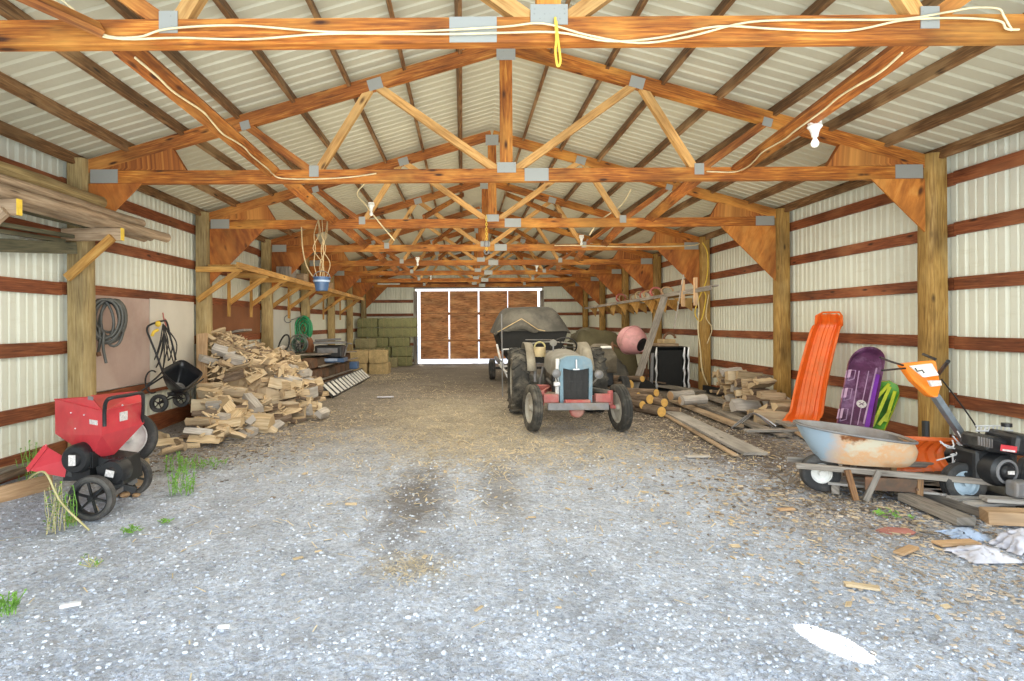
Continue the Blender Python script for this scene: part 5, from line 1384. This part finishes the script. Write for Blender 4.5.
MB().box(P(940, 456, 5.2)+V((0, -.01, 0)), (.09, .004, .05)).build('sticker', M['label'], sc1)
MB().tube([P(925, 462, 5.5), P(905, 478, 6.1)+V((.2, 0, -.08))], .016, 8).build('shaft', M['grey_wood'], sc1)

# ------------------------------------------------------------------ orange trimmer mower
tm = thing('trimmer_mower', 'orange-headed walk-behind trimmer mower with long grey column and black handlebars', 'mower', (4.3, 4.75, .05))
hd = [P(901, 366, 4.95), P(936, 363, 4.75), P(941, 390, 4.68), P(938, 401, 4.62), P(931, 400, 4.66), P(914, 384, 4.8)]
MB().prism(hd, (.02, .10, -.01)).build('control_head', M['orange_bright'], tm, bevel=.02)
f0 = [P(907, 368.5, 4.83), P(929, 366, 4.70), P(936, 378, 4.66), P(921, 380, 4.74)]
ch_ = MB().prism([p+V((0, -.03, .0)) for p in f0], (0, .02, 0)).build('control_panel', M['white'], tm, bevel=.004)
MB().tube([P(915, 371, 4.7), P(917, 374, 4.68), P(922, 373, 4.67), P(924, 376, 4.66)], .006, 6).build('lever', M['black'], ch_)
MB().prism([p+V((0, -.035, 0)) for p in [P(925, 383, 4.70), P(937, 383, 4.64), P(938, 388, 4.63), P(928, 389, 4.68)]], (0, .02, 0)).build('label_plate', M['label'], ch_)
MB().bar(P(934, 398, 4.68), P(966, 446, 4.9), .05, .06, up=(0, 1, 0)).build('column', plain('blue_grey_column', (.22, .25, .28), .45), tm, bevel=.006)
for (a, b_, c_, l) in (((903, 368), (890, 364), (880, 360), 1), ((905, 371), (893, 372), (882, 373), 2)):
    MB().tube(smoothpath([P(*a, 4.85), P(*b_, 4.8), P(*c_, 4.72)], 4), .009, 6).build('control_rod', M['black'], tm, smooth=60)
MB().tube([P(935, 362, 4.8), P(923, 357, 4.95)], .013, 8).build('handlebar_grip', M['black'], tm); MB().tube([P(938, 377, 4.7), P(948, 364, 4.5)], .015, 8).build('handlebar_grip', M['black'], tm)
MB().tube(smoothpath([P(941, 382, 4.72), P(955, 400, 4.75), P(972, 424, 4.8), P(979, 437, 4.8)], 4), .006, 6).build('cable', M['black'], tm, smooth=60)
wheel(tm, P(962, 486, 4.62)+V((0, 0, .0)), (-.05, -1, .1), .165, .10, rim=plain('pale_blue_rim', (.42, .52, .60), .4), rr=.62)
mb = MB(); mb.loft([[P(966, 442, 5.0), P(977, 440, 5.0), P(983, 440, 5.25), P(962, 440, 5.3)], [P(966, 474, 4.8), P(984, 470, 4.78), P(990, 478, 5.1), P(955, 480, 5.2)], [P(966, 492, 4.8), P(985, 492, 4.78), P(990, 492, 5.1), P(960, 492, 5.2)]])
mb.build('engine_deck', M['black'], tm, bevel=.02)
mb = MB(); random.seed(4)
for i in range(14):
    a = P(random.uniform(946, 970), random.uniform(440, 468), 4.72); mb.tube(smoothpath([a, a+V((random.uniform(-.1, .1), -.03, random.uniform(-.08, .08))), a+V((random.uniform(-.12, .12), 0, random.uniform(-.12, .12)))], 3), .006, 5)
mb.build('wire_bundle', M['light_metal'], tm, smooth=60)
# ------------------------------------------------------------------ black engine tiller
tl_ = thing('garden_tiller', 'black engine-powered garden tiller standing on pallet at right edge', 'tiller', (4.55, 4.6, .1))
c = P(1006, 475, 4.42)
e = MB().lathe([(.001, -.03), (.045, -.03), (.055, -.02), (.06, 0), (.10, .0), (.125, .02), (.135, .06), (.135, .16), (.001, .16)], c, (-.1, 1, 0), 32).build('recoil_starter', M['black'], tl_, smooth=35)
MB().lathe([(.078, -.002), (.08, -.009), (.098, -.006), (.1, .002)], c, (-.1, 1, 0), 32).build('starter_ring', M['grey_metal'], e, smooth=40)
MB().box(c+V((0, -.036, 0)), (.055, .004, .03)).build('starter_label', M['label'], e, bevel=.004)
MB().box(c+V((.02, .22, .02)), (.36, .24, .26)).build('engine_block', M['black'], tl_, bevel=.03)
ft = P(992, 442, 4.5)
MB().box(P(986, 446, 4.55), (.24, .25, .13), rot('Y', 10)).build('air_filter', M['black_pl'], tl_, bevel=.03)
mb = MB()
for i in range(6): mb.box(P(978+i*2.6, 444+i*.6, 4.42), (.008, .01, .07))
mb.build('filter_slots', M['grey_metal'], tl_)
MB().box(P(1012, 446, 4.5), (.24, .28, .17), rot('Y', 8)).build('fuel_tank', M['black_pl'], tl_, bevel=.035)
MB().box(P(1008, 452, 4.33), (.13, .004, .05), rot('Y', 8)).build('red_label', M['red'], tl_, bevel=.003)
MB().box(P(1008, 454, 4.327), (.10, .004, .014), rot('Y', 8)).build('label_band', M['label'], tl_)
MB().lathe([(.001, .03), (.035, .03), (.035, 0)], P(1006, 430, 4.5), (0, 0, 1), 16).build('fuel_cap', M['black_pl'], tl_, smooth=40)
mb = MB()
for i in range(9): mb.tube([P(976+i*4, 434-(i % 2)*1, 4.6), P(977+i*4, 428.5, 4.6)], .005, 5)
mb.tube([P(975, 429, 4.6), P(1010, 429, 4.6)], .006, 6); mb.tube([P(975, 434, 4.6), P(1012, 434, 4.6)], .008, 6)
mb.build('muffler_guard', M['light_metal'], tl_)
MB().box(c+V((.18, .14, -.22)), (.40, .3, .05)).build('engine_base', M['black'], tl_, bevel=.01)
MB().bar(P(975, 440, 4.7), P(990, 470, 4.6), .05, .03, up=(0, -1, 0)).build('bracket', M['black'], tl_)
MB().box(P(1018, 492, 4.35), (.14, .1, .13)).build('gear_case', M['grey_metal'], tl_, bevel=.02)
wheel(tl_, V((4.52, 5.1, .2)), (-.6, -1, 0), .17, .12, lug=False); wheel(tl_, V((4.85, 4.7, .2)), (.6, -1, 0), .17, .12)
# ------------------------------------------------------------------ pallets
def pallet(x, y, z, rz, w_, d_, n, label, mat='grey_plank'):
    t = thing('wooden_pallet', label, 'pallet', (x, y, z), rz)
    for i in range(n): MB().box((0, -d_/2+d_*(i+.5)/n, .085), (w_, d_/n*.78, .02)).build('deck_board', M[mat], t, world=False)
    for s in (-.46, 0, .46): MB().box((s*w_, 0, .037), (.06, d_, .075)).build('stringer', M['grey_wood'], t, world=False)
    return t
pallet(4.05, 5.05, 0, math.radians(-24), 1.3, .8, 6, 'grey wooden pallet on the ground behind the wheelbarrow handles')
pallet(4.62, 4.72, .0, math.radians(5), 1.2, .7, 5, 'grey wooden pallet under the black tiller')
pl = MB().bar(V((4.0, 4.22, .05)), V((4.75, 3.95, .10)), .14, .10).build('timber_beam', M['tan_wood'], bevel=.006); tag(pl, 'short tan timber lying before the pallets at the right edge', 'timber')
o = MB().bar(V((4.15, 4.38, .13)), V((4.9, 4.2, .13)), .1, .03).build('loose_board', M['grey_plank']); tag(o, 'pale board lying on the tan timber at right edge', 'board')
o = MB().bar(G(905, 505)+V((0, 0, .05)), G(965, 530)+V((0, 0, .04)), .14, .06).build('loose_board', M['grey_wood']); tag(o, 'grey board lying on the ground in front of the pallets', 'board')
# crumpled rags
drape('crumpled_rag', (3.42, 3.62, 0), .16, .12, .07, M['rag'], 'crumpled pale lilac rag lying at the right edge', 'rag', 17, 0, 1.2)
drape('crumpled_rag', (3.62, 3.95, 0), .13, .10, .06, M['blue_lt'], 'crumpled pale blue plastic farther back at the right edge', 'rag', 23, 0, 1.2)
drape('crumpled_bag', (3.78, 3.72, 0), .12, .12, .14, M['rag'], 'white crumpled plastic bag at the far right edge', 'bag', 29, 0, 1.4)
# ------------------------------------------------------------------ loose stuff on the floor
import numpy as np
def scatter(name, mat, label, n, fpos, fshape, cat, smooth=None):
    mb = MB()
    for i in range(n):
        p = fpos()
        if p is None: continue
        x, y = p; fshape(mb, V((x, y, ground_h(x, y))))
    return tag(mb.build(name, mat, smooth=smooth), label, cat, kind='stuff')
rnd_ = random.Random(77)
def u(a, b): return rnd_.uniform(a, b)
def pebble(mb, p, r0=.006, r1=.02):
    r = r0+(r1-r0)*rnd_.random()**2.5
    st = random.getstate(); mb.ico(p+V((0, 0, r*.25)), r, 1, (u(.8, 1.4), u(.8, 1.3), u(.5, .8)), .12); random.setstate(st)
def front(y0, y1, pw=1.0):
    def f():
        y = y0+(y1-y0)*rnd_.random()**pw; hw = y*1.02
        return (u(max(-4.4, -.88*y-.1), min(5.4, 1.06*y+.1)), y)
    return f
scatter('gravel_pebbles', M['stone'], 'pale grey gravel stones over the near floor', 9000, front(2.1, 6.5, 1.4), lambda mb, p: pebble(mb, p, .004, .015), 'gravel')
M['stone_dk'] = plain('dark_gravel', (.34, .35, .39), .9, var=.5)
scatter('dark_gravel', M['stone_dk'], 'darker gravel stones mixed in the near floor', 5000, front(2.1, 8, 1.3), lambda mb, p: pebble(mb, p, .004, .014), 'gravel')
M['stone_wh'] = plain('white_gravel', (.78, .80, .84), .8, var=.2)
scatter('white_gravel', M['stone_wh'], 'white chips of stone on the near floor', 900, front(2.1, 7, 1.3), lambda mb, p: pebble(mb, p, .004, .012), 'gravel')
def strip(mb, p, l0, l1, w_=.004, flat=True):
    a = u(0, PI); L = u(l0, l1); d = V((math.cos(a), math.sin(a), u(-.12, .25))); q = V((-d.y, d.x, 0)).normalized()*w_
    s = p+V((0, 0, .006)); n = len(mb.v); mb.v += [s-q, s+q, s+d*L+q, s+d*L-q]; mb._q([n, n+1, n+2, n+3], [(0, 0), (0, .01), (L, .01), (L, 0)])
def gauss(cx, cy, sx, sy):
    def f():
        x, y = rnd_.gauss(cx, sx), rnd_.gauss(cy, sy)
        return (x, y) if (-4.4 < x < 5.4 and 2.2 < y < 24) else None
    return f
def multi(*fs):
    return lambda: rnd_.choice(fs)()
scatter('loose_straw', M['straw'], 'loose golden straw strewn over the middle of the floor', 9000, multi(gauss(-.3, 8.5, 1.2, 2.2), gauss(.6, 7.2, 1.4, 1.2), gauss(-.8, 11, 1.2, 3), gauss(-2.6, 17.5, .7, 1.2), gauss(1.5, 7.3, 1.5, 1.0)), lambda mb, p: strip(mb, p, .03, .13, .0035), 'straw')
scatter('near_straw', M['straw'], 'small patch of straw on the gravel near the middle', 500, multi(gauss(-.35, 3.5, .15, .12), gauss(.2, 5.0, .9, .8)), lambda mb, p: strip(mb, p, .01, .05, .002), 'straw')
def chip(mb, p, s0=.012, s1=.05):
    s = u(s0, s1); a = u(0, PI); st = random.getstate()
    R = Matrix.Rotation(a, 3, 'Z') @ Matrix.Rotation(u(-.4, .4), 3, 'X'); mb.box(p+V((0, 0, .008)), (s, s*u(.25, .6), .006), R); random.setstate(st)
scatter('bark_litter', M['chips_dark'], 'dark bark litter under the boards and logs on the right', 3800, multi(gauss(3.7, 7.4, .8, 1.5), gauss(3.2, 10, .8, 1.2), gauss(3.6, 4.9, .7, .5), gauss(-3.4, 7.0, .6, .7)), lambda mb, p: chip(mb, p, .01, .05), 'bark')
scatter('wood_chips', M['chips'], 'tan wood chips scattered on the right side of the floor', 6500, multi(gauss(3.4, 7.2, .8, 1.3), gauss(3.2, 4.6, .75, .6), gauss(2.9, 9, .8, 1.2), gauss(2.9, 3.4, .6, .6), gauss(-2.8, 7.8, .5, .8)), lambda mb, p: chip(mb, p, .008, .035), 'chips')
scatter('pale_splinters', M['fresh'], 'pale splinters and chips around the firewood and floor', 800, multi(gauss(3.2, 4.5, .9, .7), gauss(1.5, 6, 1.8, 1.5), gauss(-2.4, 8.5, .6, 1), gauss(3.2, 7.5, .8, 1.5)), lambda mb, p: chip(mb, p, .02, .07), 'chips')
# single larger bits
for i, (px, py, L, a, mt, l_) in enumerate(((860, 591, .17, -.35, 'fresh', 'cream stick lying on the gravel above the sun spot'), (785, 513, .14, .1, 'tan_wood', 'flat tan wood scrap on the floor before the wheelbarrow'), (905, 555, .22, .5, 'tan_wood', 'tan bark strip on the ground below the pallets'), (69, 605, .1, .4, 'stone_wh', 'flat white stone on the gravel at lower left'), (222, 628, .06, .1, 'stone_wh', 'small white stone on the gravel at bottom'), (385, 397, .35, .1, 'rag', 'white scrap of paper on the floor near the slatted ramp'), (350, 505, .10, .0, 'fresh', 'pale wood scrap on the dark patch'), (697, 459, .28, .05, 'fresh_gr', 'pale flat splinter beside the wide grey board'), (955, 548, .3, .1, 'tan_wood', 'long tan bark slab at right by the rags'))):
    p = G(px, py); o = MB().box(p+V((0, 0, .015)), (L, L*.28, .018), rot('Z', math.degrees(a))).build('loose_scrap', M[mt], bevel=.004); tag(o, l_, 'scrap')
o = MB().ico(G(882, 534)+V((.1, 0, .0)), .10, 2, (1.4, .8, .12), .2).build('red_leaf_scrap', M['red_leaf']); tag(o, 'dull red scrap of leaves pressed into the floor', 'scrap')
# dark twigs by the wheelbarrow
for (px, py, l_) in ((787, 487, 'small dark twig cluster on the floor left of the wheelbarrow'),):
    mb = MB()
    for i in range(12):
        p = G(px, py); mb.tube([p+V((0, 0, .01)), p+V((u(-.15, .15), u(-.1, .1), u(.01, .12)))], .005, 4)
    tag(mb.build('twig_cluster', M['chips_dark']), l_, 'twigs')
# ------------------------------------------------------------------ weeds
def weed(px, py, h, w_, n, label, dry=False):
    p = G(px, py); t = thing('weed', label, 'weed', p, 0)
    stem = MB(); leaf = MB()
    for i in range(n):
        b = p+V((u(-w_, w_), u(-w_, w_)*.6, 0)); hh = h*u(.5, 1); top = b+V((u(-.06, .06), u(-.05, .05), hh))
        mid = (b+top)/2+V((u(-.02, .02), 0, 0)); stem.tube([b, mid, top], .003, 4)
        for k in range(int(10*hh/.25)+4):
            f = u(.1, 1); q = b+(top-b)*f; a = u(0, 2*PI); L = u(.012, .035); d = V((math.cos(a), math.sin(a), u(.1, .7)))*L; s = V((-math.sin(a), math.cos(a), 0))*L*.3
            m_ = len(leaf.v); leaf.v += [q, q+d*.5+s, q+d, q+d*.5-s]; leaf._q([m_, m_+1, m_+2, m_+3])
    stem.build('stem', M['leaf_dry'] if dry else M['leaf'], t); leaf.build('foliage', M['leaf'], t)
weed(180, 492, .30, .10, 20, 'leafy green weed growing between chipper and firewood')
weed(203, 465, .10, .22, 26, 'low spreading green weed in front of the firewood heap')
weed(176, 470, .25, .12, 18, 'green weed standing behind the taller one near the chipper')
weed(72, 524, .32, .05, 9, 'thin green weed in front of the chipper wheel')
weed(48, 530, .38, .09, 12, 'tall sparse weed at the left of the chipper wheel', True)
weed(28, 478, .42, .14, 14, 'wispy weed growing by the left wall under the chute')
weed(4, 612, .12, .05, 16, 'bright green weed at the left edge of the photo')
weed(130, 530, .05, .07, 14, 'tiny green sprout on the gravel right of the chipper')
weed(163, 521, .03, .04, 8, 'very small sprout right of the tiny one on the gravel')
weed(90, 565, .07, .03, 6, 'pale dry sprout on the gravel below the chipper', True)
weed(893, 519, .03, .12, 16, 'flat green weed patch under the wheelbarrow handles')
# ------------------------------------------------------------------ wiring and bulbs overhead
def wire(pts, Y, r, label, mat='wire', ys=None):
    pp_ = [P(x, y, (ys[i]*.94 if ys else Y)) for i, (x, y) in enumerate(pts)]
    return tag(MB().tube(smoothpath(pp_, 5), r, 6).build('electric_wire', M[mat], smooth=70), label, 'wire')
YA = 3.215
wire([(38, -14), (66, 5), (94, 30), (125, 37), (180, 36), (250, 38), (330, 33), (440, 34), (505, 33), (560, 33), (610, 42), (660, 39), (720, 28), (780, 31), (850, 33), (905, 23), (955, 21), (1000, 24), (1008, 32), (1021, 33)], YA, .0065, 'lower cream wire running along the nearest truss chord')
wire([(50, -14), (74, 6), (104, 32), (140, 35), (170, 27), (240, 24), (330, 31), (420, 31), (505, 27), (545, 24), (590, 36), (640, 44), (690, 38), (750, 24), (820, 22), (900, 22), (950, 15), (975, 11), (1000, 12), (1006, 20), (1014, 34)], YA, .0065, 'upper cream wire running along the nearest truss chord')
def board_wire(xa, xb, side, tail, label):
    pts = []
    for i in range(13):
        t = i/12; pts.append(V((XC+xa+(xb-xa)*t+side+.015*math.sin(i*1.9), 3.40+(6.30-3.40)*t, 3.26+.075*t-.045-.012*math.sin(i*1.3))))
    tag(MB().tube(smoothpath(pts+[V(p) for p in tail], 4), .008, 6).build('electric_wire', M['wire'], smooth=70), label, 'wire')
board_wire(-2.58, -2.72, .035, [(-2.1, 6.385, 3.26), (-1.7, 6.385, 3.25), (-1.3, 6.385, 3.27), (-1.0, 6.385, 3.31)], 'cream wire on the left bridging board between first two trusses')
board_wire(2.25, 2.70, -.035, [(3.1, 6.385, 3.30), (2.85, 6.385, 3.31)], 'cream wire on the right bridging board leading to the bulb')
wire([(700, 245), (690, 247), (640, 248), (600, 247), (575, 246), (555, 246)], 12.45, .014, 'cream wire along the right half of the fourth truss')
wire([(372, 178), (358, 192), (366, 204), (380, 222), (395, 240)], 9.4, .014, 'cream wire hanging behind the second truss on the left')
wire([(632, 190), (622, 206), (600, 222), (590, 236)], 9.6, .014, 'cream wire hanging on the right near the far bulb')
wire([(557, 18), (558, 40), (557, 52), (559, 66), (562, 62), (560, 42), (558, 22)], YA, .008, 'yellow cord loop hanging from the middle of the nearest truss', 'yellow_rope')
def bulb(px, py, Y, s, label):
    p = P(px, py, Y); t = thing('light_bulb', label, 'light', p)
    MB().lathe([(.001, .10), (.055, .10), (.06, .085), (.04, .06), (.03, .03), (.026, .0), (.001, .0)], p, (0, 0, 1), 18).build('lamp_holder', M['porcelain'], t, smooth=40)
    MB().lathe([(.016, .0), (.018, -.02), (.031, -.05), (.030, -.07), (.018, -.088), (.001, -.092)], p, (0, 0, 1), 18).build('bulb', M['clear'], t, smooth=70)
    MB().box(p+V((0, 0, .12)), (.1, .05, .04)).build('junction_box', M['porcelain'], t, bevel=.008)
bulb(816, 139, 4.72, 1, 'white bulb in porcelain socket on the right bridging board, nearest')
bulb(372, 210, 9.25, 1, 'white bulb hanging left above the third truss chord')
bulb(582, 242, 12.3, 1, 'white bulb hanging right at the fourth truss')
bulb(418, 262, 14.5, 1, 'small white bulb left beyond the fourth truss')
bulb(537, 269, 16.5, 1, 'small white bulb right of centre far back')
bulb(431, 277, 19, 1, 'small white bulb left near the back door')
# chain and hook hung at the middle
mb = MB()
for i in range(14): mb.tube(arc(P(487, 217, 9.4)+V((0, 0, -i*.042)), (1, 0, 0) if i % 2 else (0, 1, 0), (0, 0, 1), .014, 0, 360, 10, .028), .005, 5)
tag(mb.build('chain', M['yellow_rope']), 'yellow chain hanging from the middle of the third truss', 'chain')
mb = MB().ico(P(487, 244, 9.4), .05, 2, (1, .6, 1.3)).tube(arc(P(487, 252, 9.4), (1, 0, 0), (0, 0, 1), .04, 120, 400, 12), .012, 6)
tag(mb.build('chain_hoist', M['grey_metal'], smooth=60), 'small grey hoist block and hook on the yellow chain', 'hoist')
# ------------------------------------------------------------------ camera and light
cam = bpy.data.cameras.new('camera'); co_ = bpy.data.objects.new('camera', cam); C.objects.link(co_)
cam.sensor_width = 36; cam.lens = F/1024*36; cam.shift_x = (512-VX)/1024; cam.shift_y = -(340.5-VY)/1024
cam.clip_start = .05; cam.clip_end = 300
co_.location = (0, 0, CH)
co_.rotation_euler = (Matrix.Rotation(PI/2, 3, 'X') @ Matrix.Rotation(math.radians(-.35), 3, 'Z')).to_euler()
bpy.context.scene.camera = co_
w = bpy.data.worlds.new('world'); bpy.context.scene.world = w; w.use_nodes = True
nt = w.node_tree; bg = nt.nodes['Background']
tc = nt.nodes.new('ShaderNodeTexCoord'); sp = nt.nodes.new('ShaderNodeSeparateXYZ'); nt.links.new(tc.outputs['Generated'], sp.inputs[0])
r_ = ramp(nt, sp.outputs[2], [(.0, (.95, .97, 1.0)), (.25, (.80, .90, 1.0)), (.8, (.45, .65, 1.0))])
nt.links.new(r_, bg.inputs[0]); bg.inputs[1].default_value = 2.1
def lamp(name, kind, loc, energy, col, size=1, rotation=None, sizey=None):
    l = bpy.data.lights.new(name, kind); l.energy = energy; l.color = col
    o = bpy.data.objects.new(name, l); C.objects.link(o); o.location = loc
    if kind == 'AREA':
        l.size = size
        if sizey: l.shape = 'RECTANGLE'; l.size_y = sizey
    elif kind == 'POINT': l.shadow_soft_size = size
    if rotation: o.rotation_euler = rotation
    return o
for i, y in enumerate((4.6, 8.0, 11.0, 14.0, 17.5, 21.5)):
    lamp('fill_lamp', 'AREA', (XC, y, 3.12), (90, 92, 85, 78, 80, 85)[i], (1, .92, .74), 7, (0, 0, 0), 2.4)
    lamp('up_fill', 'AREA', (XC, y-.8, 1.9), (66, 72, 70, 60, 52, 48)[i], (1, .90, .68), 7, (math.radians(132), 0, 0), 1.6)  # added unseen fill, tilted up to brighten the roof and its ribs
lamp('front_sky_fill', 'AREA', (XC, -1.2, 1.9), 260, (.78, .93, 1), 9, (math.radians(100), 0, 0), 3.4)  # added area lamp outside the open front, imitating light from the sky
lamp('front_bounce_fill', 'AREA', (XC, -.3, .5), 190, (1, .93, .76), 9, (math.radians(128), 0, 0), 1.5)  # added lamp low at the front, in place of ground-bounced light
sun = lamp('sun', 'SUN', (0, -5, 10), 4.0, (1, .96, .88), rotation=(math.radians(-28), 0, math.radians(10)))
sun.data.angle = .02
s_ = bpy.data.lights.new('sun_fleck', 'SPOT'); so = bpy.data.objects.new('sun_fleck', s_); C.objects.link(so)
tgt = V((1.79, 2.64, 0)); so.location = tgt+V((.9, -1.9, 1.35))
so.rotation_euler = (tgt-so.location).to_track_quat('-Z', 'Y').to_euler()
s_.energy = 2600; s_.spot_size = math.radians(4.6); s_.spot_blend = .25; s_.shadow_soft_size = .005; s_.color = (1, .98, .94)
sc = bpy.context.scene
sc.view_settings.view_transform = 'Standard'; sc.view_settings.look = 'None'; sc.view_settings.exposure = 0
